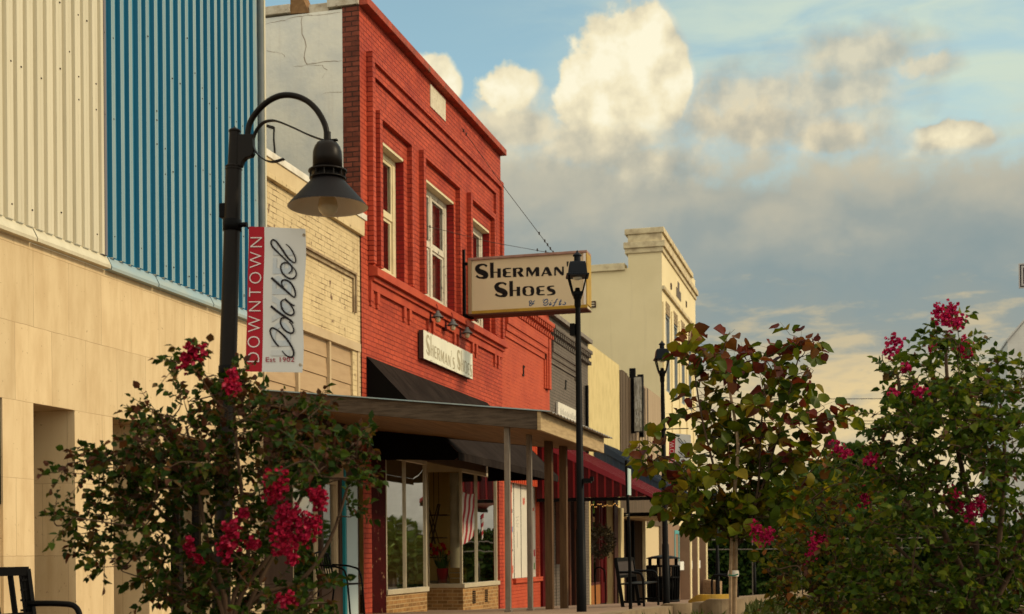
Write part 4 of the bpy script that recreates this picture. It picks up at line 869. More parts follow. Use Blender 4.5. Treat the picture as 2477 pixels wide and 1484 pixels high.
for i, p in enumerate(scp):
    tt = (scp[min(i + 1, len(scp) - 1)] - scp[max(i - 1, 0)]).normalized(); nn = Vector((-tt.z, 0, tt.x)) * .0035; w = Vector((0, .012, 0)); k = len(vs)
    vs += [p + nn + w, p + nn - w, p - nn - w, p - nn + w]
    if i: fs += [(k - 4 + j, k - 4 + (j + 1) % 4, k + (j + 1) % 4, k + j) for j in range(4)]
b.add(vs, fs, 0); b.build('scroll', BRONZE, t)
q = .000546
def lz(y): return (650 - y) * q
MB().lathe([(0, lz(642)), (.03, lz(645)), (.052, lz(662)), (.066, lz(700)), (.074, lz(745)), (.0755, lz(790)), (.0755, lz(910)), (0, lz(910))], (hc.x, LY, hc.z), 32).build('dome', BRONZE, t)
b = MB(); b.lathe([(.05, lz(912)), (.098, lz(918)), (.099, lz(934)), (.06, lz(936))], (hc.x, LY, hc.z), 32); b.lathe([(.062, lz(930)), (.064, lz(1000))], (hc.x, LY, hc.z), 24); b.lathe([(.066, lz(985)), (.094, lz(990)), (.094, lz(1000)), (.066, lz(1002))], (hc.x, LY, hc.z), 32)
for k in range(12):
    a = 2 * math.pi * (k + .4) / 12; b.tube([(hc.x + .09 * math.cos(a), LY + .09 * math.sin(a), hc.z + lz(922)), (hc.x + .09 * math.cos(a), LY + .09 * math.sin(a), hc.z + lz(998))], .004, 6)
b.build('vent_collar', BRONZE, t)
sh = MB().lathe([(.078, lz(996)), (.084, lz(1012)), (.198, lz(1243)), (.206, lz(1262))], (hc.x, LY, hc.z), 48).build('shade', pm('dark_shade', (.0065, .0055, .006), (.009, .007, .007), .46, ns=4, spec=.09), t)
MB().lathe([(.205, lz(1263)), (.196, lz(1250)), (.082, lz(1020)), (0, lz(1015))], (hc.x, LY, hc.z), 48).build('reflector', LAMPWHITE, sh)
MB().lathe([(.018, lz(1080)), (.025, lz(1150)), (.045, lz(1190)), (.0515, lz(1250)), (.046, lz(1300)), (.028, lz(1338)), (0, lz(1352))], (hc.x, LY, hc.z), 24).build('bulb', BULB, t)
b = MB(); p = z2(185, 1312); b.box(p.x - .017, p.x + .02, LY - .02, LY + .02, p.z - .038, p.z + .038); b.build('photocell_box', BLACKM, t, .004)
b = MB(); zb_ = z2(350, 1445).z; b.lathe([(.045, -.03), (.049, -.028), (.049, .028), (.045, .03)], onpole(zb_), 20); b.tube([onpole(zb_) + Vector((.03, 0, 0)), onpole(zb_) + Vector((.085, 0, 0))], .013, 10); b.tube([onpole(zb_) + Vector((.08, .008, 0)), at_y(600, 551, LY + .014), at_y(737, 556, LY + .016)], .005, 8); b.build('banner_bracket', BLACKM, t); b = MB()
zl = at_y(590, 896, LY).z; b.lathe([(.045, -.03), (.049, -.028), (.049, .028), (.045, .03)], onpole(zl), 20); b.tube([onpole(zl) + Vector((.03, .008, 0)), at_y(600, 893, LY + .014), at_y(730, 895, LY + .016)], .005, 8)
b.build('banner_bracket', BLACKM, t)

def zn(x, y): return at_y((600 + x * .24922) * .98803, (550 + y * .24933) * .98803, LY)   # banner tracing sheet
def wave(x, z): return LY + .0028 * math.sin(x * 20 + z * 5) + .0016 * math.sin(z * 17 + x * 9)
def banner():
    t = thing('street_banner', 'red and white street banner with script lettering hung on the nearest gooseneck lamp post', 'banner', (4.08, LY, 1.33), 'town banners on lamp posts')
    tl, tr, bl, brr = zn(35, 15), zn(592, 38), zn(8, 1440), zn(562, 1450); b = MB(); nx, nz = 20, 48
    def P(u, v, off=0):
        p = (tl.lerp(tr, u)).lerp(bl.lerp(brr, u), v); e = .006 * math.sin(v * 9) * u; return Vector((p.x + e, wave(p.x, p.z) + off, p.z))
    us = [i / 6 * .285 for i in range(7)] + [.285 + .715 * i / 14 for i in range(1, 15)]
    vs = [P(u, j / nz) for j in range(nz + 1) for u in us]; n = len(us)
    for j in range(nz):
        for i in range(n - 1):
            b.f.append([j * n + i, j * n + i + 1, (j + 1) * n + i + 1, (j + 1) * n + i]); b.mi.append(0 if i < 6 else 1); b.sm.append(True)
    b.v = [tuple(v) for v in vs]
    b.build('cloth', [pm('banner_red', (.36, .012, .022), rough=.6), pm('banner_white', (.62, .61, .57), rough=.6)], t)
    def put(nm, mat, geo, off):
        bb = MB()
        for vs, fs in geo:
            bb.add([(p.x, wave(p.x, p.z) - off, p.z) for p in (zn(x, y) for x, y in vs)], fs)
        return bb.build(nm, mat, t)
    # DOWNTOWN, reading upwards: fit the set line to the traced strip
    vs, fs = text2('DOWNTOWN', 1, -.016, 1.32); xs = [v[0] for v in vs]; ys = [v[1] for v in vs]
    W, H_ = max(xs) - min(xs), max(ys) - min(ys); geo = []
    def up(v):
        s = (v[0] - min(xs)) / W; h = (v[1] - min(ys)) / H_; y = 1348 - s * (1348 - 122)
        xa = 25 + (52 - 25) * s; xb = 143 + (172 - 143) * s; return (xb + (xa - xb) * h, y)
    put('lettering', pm('banner_letter_white', (.70, .62, .58), rough=.6), [([up(v) for v in vs], fs)], .004)
    ST = [([(335, 1195), (295, 1150), (258, 1085), (248, 1035), (270, 1012), (320, 1035), (385, 1090), (440, 1160), (480, 1235), (480, 1285), (450, 1300), (405, 1280), (368, 1238)], [16, 17, 14, 16, 17, 18, 20, 20, 19, 18, 15, 12, 9]),
          ([(258, 798), (320, 850), (400, 905), (460, 945), (480, 972)], [24, 23, 22, 18, 9]), ([(408, 912), (365, 920), (353, 965), (380, 1020), (430, 1058), (470, 1062), (484, 1035), (470, 990), (440, 950)], [14, 17, 17, 17, 18, 17, 15, 12, 10]),
          ([(390, 735), (362, 760), (368, 820), (405, 868), (455, 890), (486, 872), (480, 830), (445, 780), (405, 735)], [12, 16, 17, 18, 18, 16, 14, 12, 12]), ([(396, 728), (440, 768), (480, 792), (494, 788)], [22, 20, 16, 8]),
          ([(265, 522), (330, 580), (400, 640), (455, 690), (490, 715)], [24, 23, 21, 18, 14]), ([(490, 718), (500, 690), (492, 640), (460, 580), (410, 545), (372, 550), (366, 580), (385, 612)], [12, 15, 17, 18, 18, 16, 13, 9]),
          ([(432, 478), (460, 452), (462, 415), (435, 384), (395, 373), (362, 392), (357, 435), (380, 485), (425, 521), (472, 530), (503, 500), (500, 455), (470, 412)], [8, 14, 15, 14, 14, 14, 15, 17, 18, 17, 14, 12, 9]),
          ([(470, 412), (410, 352), (330, 275), (274, 215), (262, 172), (283, 149), (320, 175), (370, 245), (420, 320), (470, 365), (498, 368)], [11, 14, 17, 18, 16, 15, 17, 19, 18, 15, 12]), ([(498, 368), (498, 330), (470, 265), (435, 215), (405, 190)], [12, 13, 13, 12, 8])]
    put('script_lettering', pm('banner_black', (.016, .013, .015), rough=.6), [ribbon2(p, [q * 1.0 for q in w], 6) for p, w in ST], .0065)
    vs, fs = text2('IDABEL', 1, .03, 1.05); a0, a1 = min(v[0] for v in vs), max(v[0] for v in vs); c1 = max(v[1] for v in vs)
    put('show_through', pm('banner_ghost', (.46, .50, .53), (.56, .56, .54), .6, ns=9), [([(262 + 182 * (v[1] / c1) + 28 * (v[0] - a0) / (a1 - a0), 1285 - 1145 * (v[0] - a0) / (a1 - a0)) for v in vs], fs)], .003)
    vs, fs = text2('Est 1902', 1, .01, 1.1); a0, a1 = min(v[0] for v in vs), max(v[0] for v in vs); c0, c1 = min(v[1] for v in vs), max(v[1] for v in vs)
    put('date_lettering', pm('banner_dark_red', (.30, .03, .05), rough=.6), [([(206 + 284 * (v[0] - a0) / (a1 - a0), 1347 - 48 * (v[1] - c0) / (c1 - c0)) for v in vs], fs)], .0055)
    for p in (zn(580, 100), zn(546, 1375), zn(24, 1378)):
        b = MB(); b.tube([(p.x + .006 * math.cos(k), wave(p.x, p.z) - .003, p.z + .006 * math.sin(k)) for k in [i * .7 for i in range(10)]], .0018, 5)
        b.build('grommet', pm('brass', (.35, .24, .10), rough=.4, metal=.6), t)
    return t
ban = banner()

# ------------------------------------------------------------------ lantern posts
def lantern(base, top, label, grp, yaw=.26):
    base, top = Vector(base), Vector(top); t = thing('lantern_post', label, 'street lamp', base, grp)
    H_ = top.z; d = (base - top) / (base.z - top.z)
    def ax(z): return top + d * (z - top.z)
    zl = H_ - .515; cx_, cy_ = ax(zl).x, ax(zl).y
    b = MB(); b.tube([base - Vector((0, 0, .03)), ax(base.z + .9), ax(base.z + .905), ax(zl - .08)], [.055, .052, .044, .028], 18); b.build('pole', BLACKM, t)
    b = MB(); b.lathe([(.028, -.16), (.036, -.13), (.036, -.07), (.046, -.05), (.05, 0), (.03, .03), (.024, .06)], (cx_, cy_, zl), 18); b.build('collar', BLACKM, t)
    def ring(w, z): return [(cx_ + w * (math.cos(yaw) * i - math.sin(yaw) * j), cy_ + w * (math.sin(yaw) * i + math.cos(yaw) * j), z) for i, j in ((-1, -1), (1, -1), (1, 1), (-1, 1))]
    b = MB()
    for (a, c) in zip(ring(.052, zl), ring(.098, zl + .185)): b.bar(a, c, .012, .012)
    r1, r2 = ring(.055, zl - .02), ring(.055, zl + .015); b.add(r1 + r2, [(0, 3, 2, 1), (4, 5, 6, 7), (0, 1, 5, 4), (1, 2, 6, 5), (2, 3, 7, 6), (3, 0, 4, 7)]); b.build('cage', BLACKM, t)
    b = MB()
    rings = [ring(.122, zl + .182), ring(.124, zl + .20), ring(.105, zl + .205), ring(.092, zl + .31), ring(.084, zl + .335), ring(.03, zl + .352)]
    for r1, r2 in zip(rings, rings[1:]): b.add(r1 + r2, [(k, (k + 1) % 4, (k + 1) % 4 + 4, k + 4) for k in range(4)])
    b.add(rings[0], [(3, 2, 1, 0)]); b.lathe([(.036, .34), (.036, .41)], (cx_, cy_, zl), 14); b.lathe([(.05, .41), (.05, .42), (.012, .452), (.008, .47), (0, .475)], (cx_, cy_, zl), 14)
    b.build('hood', pm('blue_black_steel', (.007, .009, .013), (.009, .011, .015), .4, spec=.08), t, .006)
    b = MB(); r1, r2 = ring(.048, zl + .016), ring(.092, zl + .18); b.add(r1 + r2, [(k, (k + 1) % 4, (k + 1) % 4 + 4, k + 4) for k in range(4)]); b.build('lantern_glass', glass('lantern_glass', (.97, .97, .94), -.06), t)
    MB().lathe([(.05, .175), (.052, .165), (.03, .15), (0, .148)], (cx_, cy_, zl), 14).build('lens', LAMPWHITE, t)
    return t, ax
L1, ax1 = lantern((4.18, 14.2, gz(4.18, 14.2)), (4.16, 14.2, 3.345), 'black lantern post standing in front of the projecting shoe-shop sign', 'black lantern posts')
b = MB(); p = ax1(2.45); b.box(p.x - .085, p.x - .03, 14.16, 14.24, 2.37, 2.50); b.build('control_box', BLACKM, L1, .004)
b = MB(); p = ax1(.77); b.box(p.x + .04, p.x + .13, 14.17, 14.23, .75, .80); b.box(p.x + .11, p.x + .15, 14.185, 14.215, .77, .82); b.build('socket', BLACKM, L1)
L2, ax2 = lantern((4.29, 19.8, gz(4.29, 19.8)), (4.25, 19.8, 3.205), 'black lantern post beside the redbud tree carrying a second banner', 'black lantern posts')
for z in (1.83, 1.07): MB().lathe([(.042, -.02), (.048, -.015), (.048, .015), (.042, .02)], ax2(z), 14).tube([ax2(z), ax2(z) + Vector((.38, 0, 0))], .007, 8).build('banner_bracket', BLACKM, L2)
c = copy_tree(ban); pnt = at_y(1619, 1047, 19.75); off = zn(35, 15); c.location = Vector((4.08, LY, 1.33)) + Vector((pnt.x - off.x, 19.75 - LY, pnt.z - off.z))
c['label'] = 'red and white street banner partly hidden behind the redbud leaves'
for (px, Y, top, lb) in ((1737, 34, 1180, 'distant black lantern post just right of the taupe piers'), (1826, 46, 1210, 'distant black lantern post seen right of the redbud trunk'), (1893, 62, 1250, 'thin far black lantern post against the ivy fence')):
    p = at_y(px, 1460, Y); lantern((p.x, Y, gz(5, Y)), (p.x - .03, Y, at_y(px, top, Y).z), lb, 'far black lantern posts')

# thin black sign post with a narrow pale street plate
t = thing('sign_post', 'thin black post with an edge-on pale sign plate on the pavement before the maroon awning', 'sign post', (4.52, 15.33, gz(4.5, 15.3)))
MB().tube([(4.525, 15.33, gz(4.5, 15.3) - .02), (4.515, 15.33, .15), (4.487, 15.33, 1.065)], [.021, .018, .018], 12).build('pole', BLACKM, t)
MB().box(4.505, 4.517, 15.30, 15.48, .66, .97).build('plate', pm('pale_teal_plate', (.38, .52, .48), (.5, .56, .5), .5), t)
b = MB()
for z in (.41, .43): b.lathe([(.02, -.003), (.021, 0), (.02, .003)], (4.496, 15.33, z), 12)
b.build('band', ALU, t)
# traffic sign at the right edge
t = thing('traffic_sign', 'black sign with white double border, cut by the right edge of the photograph', 'sign', (8.9, 19, 4))
p = at_y(2464, 637, 20); q_ = at_y(2464, 697, 20); b = MB()
W = .6; b.box(p.x, p.x + W, 20, 20.01, q_.z, p.z, 0); b.box(p.x + .018, p.x + W - .018, 19.997, 20, q_.z + .018, p.z - .018, 1); b.box(p.x + .034, p.x + W - .034, 19.994, 19.997, q_.z + .034, p.z - .034, 0); b.box(p.x + .06, p.x + W - .06, 19.991, 19.994, q_.z + .06, p.z - .06, 1)
b.build('panel', [pm('sign_grey_white', (.42, .39, .37), rough=.4), pm('sign_black', (.015, .012, .014), rough=.4)], t)
MB().tube([(p.x + .35, 20.05, gz(5, 20) - .1), (p.x + .35, 20.05, p.z + .1)], .03, 10).build('pole', POSTG, t)

# ------------------------------------------------------------------ benches, bin, chairs, small pieces
def bench(X, Y, L, zb, zt, label, slats):
    t = thing('bench', label, 'bench', (X, Y, zb)); zs = zb + .42 * (zt - zb) / .82; za = zb + .73 * (zt - zb)
    b = MB()
    for y in (Y, Y - L): b.bar((X + .04, y, zb), (X - .06, y, zt), .045, .035, up=(0, 1, 0))
    b.bar((X - .055, Y, zt - .01), (X - .055, Y - L, zt - .01), .035, .05); b.bar((X - .02, Y, zs + .09), (X - .02, Y - L, zs + .09), .03, .04)
    n = int(L / .14)
    for i in range(1, n):
        y = Y - L * i / n
        if slats: b.bar((X - .02, y, zs + .09), (X - .052, y, zt - .03), .012, .03)
    if slats:
        for y in (Y - .035, Y - .065):
            b.bar((X - .02, y, zs + .09), (X - .052, y, zt - .03), .010, .008)
        for k in range(4): zz = zs + .12 + (zt - zs - .18) * k / 3; b.bar((X - .04, Y, zz), (X - .04, Y - .07, zz), .012, .012)
    b.build('backrest', BLACKM, t)
    if not slats:
        m = MB(); m.prism([(X - .02, Y - .03, zs + .08), (X - .02, Y - L + .03, zs + .08), (X - .055, Y - L + .03, zt - .02), (X - .055, Y - .03, zt - .02)], (.006, 0, 0)); m.build('back_mesh', pm('bronze_mesh', (.035, .025, .02), (.05, .036, .03), .6, ns=30), t)
    for y in (Y - .02, Y - L + .02):
        b = MB(); b.tube(spline([(X - .03, y, za), (X + .17, y, za), (X + .27, y, za - .015), (X + .305, y, za - .08), (X + .31, y, zs), (X + .32, y, zb)], 5), .017, 8); b.bar((X + .02, y, zb + .10), (X + .31, y, zb + .10), .03, .03); b.build('arm_frame', BLACKM, t)
    b = MB(); b.box(X - .01, X + .31, Y - L, Y, zs - .02, zs)
    b.build('seat', BLACKM, t, .006); return t
bench(2.64, 6.55, 1.5, gz(2.6, 6.5), -.075, 'black metal bench with slatted back at the lower left corner', True)
bench(3.99, 18.9, 1.3, gz(4.1, 18.9), -.10, 'black bench with dark mesh back beside the litter bin', False)
t = thing('litter_bin', 'black slatted steel litter bin with a domed lid near the lantern post', 'litter bin', (4.08, 20.9, gz(4.1, 20.9))); zb = gz(4.1, 20.9)
b = MB()
for k in range(30):
    a = 2 * math.pi * k / 30; b.bar((4.08 + .24 * math.cos(a), 20.9 + .24 * math.sin(a), zb + .03), (4.08 + .255 * math.cos(a), 20.9 + .255 * math.sin(a), -.235), .012, .03)
for z in (zb + .05, -.42, -.24): b.lathe([(.245, -.015), (.262, -.015), (.262, .015), (.245, .015)], (4.08, 20.9, z), 30)
b.lathe([(0, .03), (.22, .03), (.225, .4), (0, .4)], (4.08, 20.9, zb), 24); b.build('body', BLACKM, t)
b = MB(); b.lathe([(.262, -.125), (.265, -.11), (.18, -.085), (.06, -.065), (0, -.062)], (4.08, 20.9, 0), 30); b.lathe([(.262, -.125), (0, -.125)], (4.08, 20.9, 0), 30)
for k in range(4):
    a = .5 + math.pi / 2 * k; b.bar((4.08 + .22 * math.cos(a), 20.9 + .22 * math.sin(a), -.24), (4.08 + .22 * math.cos(a), 20.9 + .22 * math.sin(a), -.12), .03, .05)
b.build('lid', BLACKM, t)
def chair(x, y, label):
    t = thing('patio_chair', label, 'chair', (x, y, gz(x, y))); zb = gz(x, y)
    for s in (-.25, .25): MB().tube(spline([(x - .22, y + s, zb), (x - .16, y + s, zb + .40), (x - .24, y + s, zb + .80)], 5), .013, 7).tube(spline([(x - .18, y + s, zb + .66), (x + .1, y + s, zb + .63), (x + .22, y + s, zb + .52), (x + .27, y + s, zb)], 6), .013, 7).build('leg_frame', BLACKM, t)
    b = MB(); b.box(x - .18, x + .24, y - .24, y + .24, zb + .40, zb + .42); b.build('seat', BLACKM, t)
    b = MB(); b.tube([(x - .24, y - .25, zb + .80), (x - .26, y, zb + .83), (x - .24, y + .25, zb + .80)], .013, 7)
    for k in range(6): yy = y - .2 + .08 * k; b.bar((x - .17, yy, zb + .42), (x - .245, yy, zb + .80), .012, .012)
    b.build('backrest', BLACKM, t)
chair(.55, 16.05, 'black metal armchair against the beige shopfront behind the left shrub')
def hoop(x, y, h, label, mat):
    b = MB(); z = gz(x, y); b.tube(spline([(x, y, z), (x, y, z + h * .85), (x + .07, y, z + h), (x + .20, y, z + h * .96), (x + .26, y, z + h * .8), (x + .27, y, z)], 5), .02, 8)
    tag(b.build('door_rail', mat), label, 'rail', 'black tubular rails')
hoop(.5, 33.2, .95, 'left one of two black looped rails under the wreath window', BLACKM); hoop(1.05, 33.4, .95, 'right one of two black looped rails under the wreath window', BLACKM)
b = MB(); z = gz(4, 24.5)
for y in (24.5, 25.3): b.tube(spline([(4.45, y, z), (4.45, y, z + .42), (4.55, y, z + .48), (4.75, y, z + .44), (4.82, y, z + .3), (4.85, y, z)], 5), .02, 8)
b.tube([(4.45, 24.5, z + .1), (4.75, 25.3, z + .1)], .015, 8)
tag(b.build('bicycle_rack', BLACKM), 'low black looped bicycle rack right of the litter bin', 'bicycle rack')
# wreath on the glass door and string lights
wc = at_y(1452, 1310, 35.4)
t = thing('wreath', 'bushy dried-leaf wreath hanging before the door of the yellow stucco shop', 'wreath', wc); b = MB()
for i in range(900):
    a = random.uniform(0, 6.283); r = random.gauss(.25, .07); p = wc + Vector((r * math.cos(a) * .95, random.uniform(-.10, .10), r * math.sin(a) * 1.15)); d = Vector((random.gauss(math.cos(a), .7), random.gauss(-.2, .5), random.gauss(math.sin(a), .7))).normalized() * random.uniform(.06, .11); s_ = d.cross(Vector((.3, 1, .2))).normalized() * .024
    b.add([p, p + d * .5 + s_, p + d, p + d * .5 - s_], [(0, 1, 2, 3)])
b.build('foliage', leafmat('dried_leaf', [(0, (.020, .022, .016)), (.6, (.06, .055, .042)), (1, (.15, .135, .11))], .1), t)
MB().tube([wc + Vector((0, 0, .28)), wc + Vector((0, 0, 1.05))], .006, 5).build('cord', BLACKM, t)
t = thing('picture_sign', 'black-framed projecting sign with a pale streaked picture on the grey board-clad shop', 'sign', (0, 41.3, 4.2))
A, B_ = at_y(1534, 912, 41.3), at_y(1553, 1042, 41.3)
for yy in (41.37, 42.9): MB().box(.0, A.x + .02, yy, yy + .14, B_.z - .05, A.z + .30).build('bracket_post', BLACKM, t)
MB().box(A.x - .02, B_.x + .02, 41.3, 41.36, B_.z - .03, A.z + .03).build('frame', BLACKM, t)
b = MB(); b.box(A.x, B_.x, 41.29, 41.299, B_.z, A.z, 0)
for i in range(26):
    x = random.uniform(A.x + .02, B_.x - .03); z = random.uniform(B_.z + .1, A.z - .25); b.box(x, x + .018, 41.285, 41.289, z, z + random.uniform(.06, .25), 1)
b.build('picture', [pm('pale_picture', (.40, .36, .28), (.18, .16, .13), .5, ns=4, stretch=(3, 1, 1)), pm('picture_white', (.62, .58, .5))], t)
t = thing('string_lights', 'string of tiny warm lights under the maroon awning', 'lights', (.5, 34.6, 1.3))
b = MB(); LW = glow('warm_bulb', (1., .50, .13), .55); pts = [Vector((.1 + .75 * i / 18, 34.62, 1.22 + .035 * math.sin(i * 1.3))) for i in range(19)]; b.tube(pts, .006, 5); b.build('cord', BLACKM, t)
for p in pts: MB().lathe([(0, .016), (.012, 0), (0, -.016)], p + Vector((0, -.02, random.uniform(-.03, .03))), 6).build('bulb', LW, t)
# small flags on the posts
def flag(px, py, Y, label):
    p = at_y(px, py, Y); t = thing('small_flag', label, 'flag', p, 'little red and white flags'); q_ = p + Vector((-.25, 0, -.12))
    MB().tube([q_, p + Vector((.06, 0, .10))], .008, 6).build('staff', pm('flag_staff', (.5, .4, .25)), t)
    b = MB()
    for k in range(5):
        for i in range(5):
            x0, x1 = .05 * i, .05 * (i + 1); y0, y1 = .02 * math.sin(i), .02 * math.sin(i + 1); zt = -.035 * k
            b.quad(p + Vector((x0 * .6, y0, zt - x0)), p + Vector((x1 * .6, y1, zt - x1)), p + Vector((x1 * .6 + .02, y1, zt - .035 - x1)), p + Vector((x0 * .6 + .02, y0, zt - .035 - x0)), mi=k % 2)
    b.build('cloth', [pm('flag_red', (.45, .02, .03)), pm('flag_white', (.7, .68, .64))], t)
flag(1650, 1186, 20.5, 'little red and white flag seen through the redbud leaves, upper one'); flag(1666, 1236, 22, 'little red and white flag below the awning tip, left of the redbud trunk'); flag(1858, 1268, 30, 'little red and white flag on the far post above the pink blossoms')

# things in the shoe-shop window
t = thing('plant_stand', 'folding dark wooden plant stand with three shelves in the display window', 'stand', (-.95, 24.5, -.57)); b = MB(); cx_, cy_ = -.95, 24.5
for s in (-1, 1):
    for k in (-1, 1): b.bar((cx_ + .27 * s, cy_ + .2 * k, -.57), (cx_ - .12 * s, cy_ + .05 * k, .95), .03, .022)
b.build('legs', POSTW, t)
for z, w in ((-.1, .30), (.28, .24), (.72, .34)): MB().box(cx_ - w, cx_ + w, cy_ - .15, cy_ + .15, z, z + .022).build('shelf', POSTW, t)
b = MB()
for k in range(4): b.tube([(cx_ - .15 + .1 * k, cy_ - .1, .72), (cx_ - .15 + .1 * k, cy_ - .1, 1.9)], .006, 5)
b.build('hanging_cord', POSTW, t)
t = thing('flower_bucket', 'red bucket of red and yellow tulips on the display sill', 'flowers', (-.48, 23.75, -.57)); cx_, cy_ = -.50, 23.68
MB().lathe([(0, 0), (.085, 0), (.115, .27), (.12, .275), (.105, .26), (0, .25)], (cx_, cy_, -.57), 20).build('bucket', pm('red_bucket', (.35, .015, .03), rough=.4), t)
b = MB(); f_ = MB()
for i in range(26):
    a, r = random.uniform(0, 6.28), random.uniform(.02, .23); tp = Vector((cx_ + r * math.cos(a), cy_ + r * math.sin(a) * .6, -.57 + random.uniform(.52, .70))); b0 = Vector((cx_ + r * .3 * math.cos(a), cy_ + r * .3 * math.sin(a), -.34))
    b.tube([b0, tp], .006, 5, mi=0); d = Vector((math.cos(a) * .12, math.sin(a) * .1, .22)); s = Vector((-math.sin(a), math.cos(a), 0)) * .02
    b.add([b0, b0 + d * .5 + s, b0 + d, b0 + d * .5 - s], [(0, 1, 2, 3)]); f_.lathe([(0, -.02), (.03, -.005), (.036, .025), (.026, .06), (.010, .065)], tp, 8, mi=1 if i % 3 == 0 else 0)
b.build('stems', leafmat('tulip_green', [(0, (.02, .07, .015)), (1, (.05, .13, .03))], .2), t); f_.build('blooms', [pm('tulip_red', (.55, .012, .02), rough=.5), pm('tulip_yellow', (.62, .42, .04), rough=.5)], t)
b = MB()
for z in (-.57, -.47, -.37): b.box(-.34, -.10, 23.62, 23.64, z, z + .085); b.box(-.34, -.10, 23.9, 23.92, z, z + .085); b.box(-.34, -.32, 23.641, 23.899, z, z + .085); b.box(-.12, -.10, 23.641, 23.899, z, z + .085)
tag(b.build('wooden_crate', pm('yellow_crate', (.42, .24, .05), (.32, .17, .04), .6, ns=5)), 'yellow wooden crate beside the tulips in the display window', 'crate')
t = thing('window_flag', 'large striped red and white flag decal on the right display pane', 'flag', (-.04, 23.9, .6)); b = MB(); n = 12
P = lambda u, v: Vector((-.052, 23.50 + .84 * u - .10 * v, 1.14 - (1.0 - .18 * u) * v - .04 * math.sin(u * 3)))
for k in range(9):
    for i in range(n):
        v0, v1 = i / n, (i + 1) / n; c0, c1 = .34 * (v0 - .5) + .03 * math.sin(v0 * 14), .34 * (v1 - .5) + .03 * math.sin(v1 * 14); cl = lambda q: min(max(q, 0), 1)
        a0, a1, d0, d1 = [cl((k + j) / 6 - .25 - c) for j, c in ((0, c0), (0, c1), (1, c0), (1, c1))]
        if d0 - a0 > 1e-4 or d1 - a1 > 1e-4: b.quad(P(a0, v0), P(d0, v0), P(d1, v1), P(a1, v1), mi=k % 2)
b.build('cloth', [pm('decal_red', (.26, .015, .022)), pm('decal_white', (.42, .38, .33))], t)
b = MB()
for k in range(6):
    z = .72 - .08 * k; w_ = .10 - .012 * k; b.quad((-.052, 24.86 - w_, z), (-.052, 24.86 + w_, z + .05), (-.052, 24.84 + w_, z - .04), (-.052, 24.84 - w_, z - .08), mi=k % 2)
tag(b.build('window_pennant', [pm('decal_red', (.26, .015, .022)), pm('decal_white', (.42, .38, .33))]), 'small red and white pennant decal on the rightmost display pane', 'pennant')

# power lines
for (y, Y, lb) in ((957, 66, 'single thin power line, highest over the redbud'), (1011, 66, 'upper one of the paired lower power lines'), (1018, 66, 'lower one of the paired lower power lines')):
    A, B_ = at_y(1690, y - 3, Y), at_y(2560, y - 4, Y); A.x -= 2
    wire('power_line', lb, [A.lerp(B_, i / 12) + Vector((0, 0, -.5 * math.sin(math.pi * i / 12) * .35)) for i in range(13)], .016, 'power line', 'power lines across the far street')
# fence rails and a stack of boards in front of the ivy
t = thing('rail_fence', 'two-rail pipe fence running in front of the ivy hedge', 'fence', (5, 73, -2)); b = MB()
for i in range(9): x = -4 + 2.6 * i; b.tube([(x, 73, -3), (x, 73, .62)], .03, 8)
b.build('post', POSTG, t); b = MB()
for z in (.58, .05): b.tube([(-4.5, 72.95, z), (18, 72.95, z)], .028, 8)
b.build('rail', POSTG, t)
b = MB(); p = at_y(1700, 1450, 58); zb = -2.35
for i in range(9): b.obox((p.x + .1 + .09 * i, 58 - .1 * i, zb + .55 - .01 * i), (.035, 0, 0), (0, .5, 0), (.02, 0, .55))
for i in range(6): b.box(p.x - .35, p.x + .06, 58.2, 58.9, zb + i * .16, zb + i * .16 + .14)
tag(b.build('board_stack', pm('stacked_boards', (.36, .24, .14), (.24, .16, .09), .8, ns=4, stretch=(1, 1, 8))), 'stack of pale boards leaning beyond the taupe piers', 'boards')

# ------------------------------------------------------------------ plants
def leaf_mesh(P, D, S, heart=False, wid=.42, fold=.24, up=.75, name='foliage', mats=None, parent=None, midx=None):
    """many small folded leaves as one mesh; P base, D direction, S length"""
    n = len(P); P = np.asarray(P, float); D = np.asarray(D, float); S = np.asarray(S, float)[:, None]
    D /= np.linalg.norm(D, axis=1, keepdims=True) + 1e-9
    U = np.random.normal(0, .55, (n, 3)); U[:, 2] += up
    W = np.cross(D, U); W /= np.linalg.norm(W, axis=1, keepdims=True) + 1e-9; N = np.cross(W, D)
    if heart: prof = [(0, 0, 0), (-.06, .24, .5), (.14, .46, 1), (.45, .50, 1), (.75, .28, .6)]
    else: prof = [(0, 0, 0), (.28, wid * .86, 1), (.62, wid * .72, .8)]
    L = [P + D * S * a + W * S * b + N * S * (b * fold * np.random.uniform(.4, 2.0, (n, 1))) for a, b, c in prof[1:]]; Rr = [P + D * S * a - W * S * b + N * S * (b * fold * np.random.uniform(.4, 2.0, (n, 1))) for a, b, c in prof[1:]]
    curl = -np.random.uniform(.0, .30, (n, 1)); tip = P + D * S + N * S * curl
    k = len(prof) - 1; stack = [P] + L + [tip] + Rr[::-1]; m = len(stack); V = np.stack(stack, 1).reshape(-1, 3)
    base = np.arange(n)[:, None] * m
    f1 = (base + np.arange(0, k + 2)[None, :]); f2 = np.concatenate([base, base + np.arange(k + 1, m)[None, :]], 1)
    F = [tuple(r) for r in f1.tolist()] + [tuple(r) for r in f2.tolist()]
    me = bpy.data.meshes.new(name); me.from_pydata(V.tolist(), [], F)
    for mm in (mats if isinstance(mats, list) else [mats]): me.materials.append(mm)
    if midx is not None: me.polygons.foreach_set('material_index', list(midx) * 2)
    me.polygons.foreach_set('use_smooth', [True] * len(F)); me.update()
    o = bpy.data.objects.new(name, me); C.objects.link(o)
    if parent is not None: o.parent = parent; o.matrix_parent_inverse = pinv(parent)
    return o
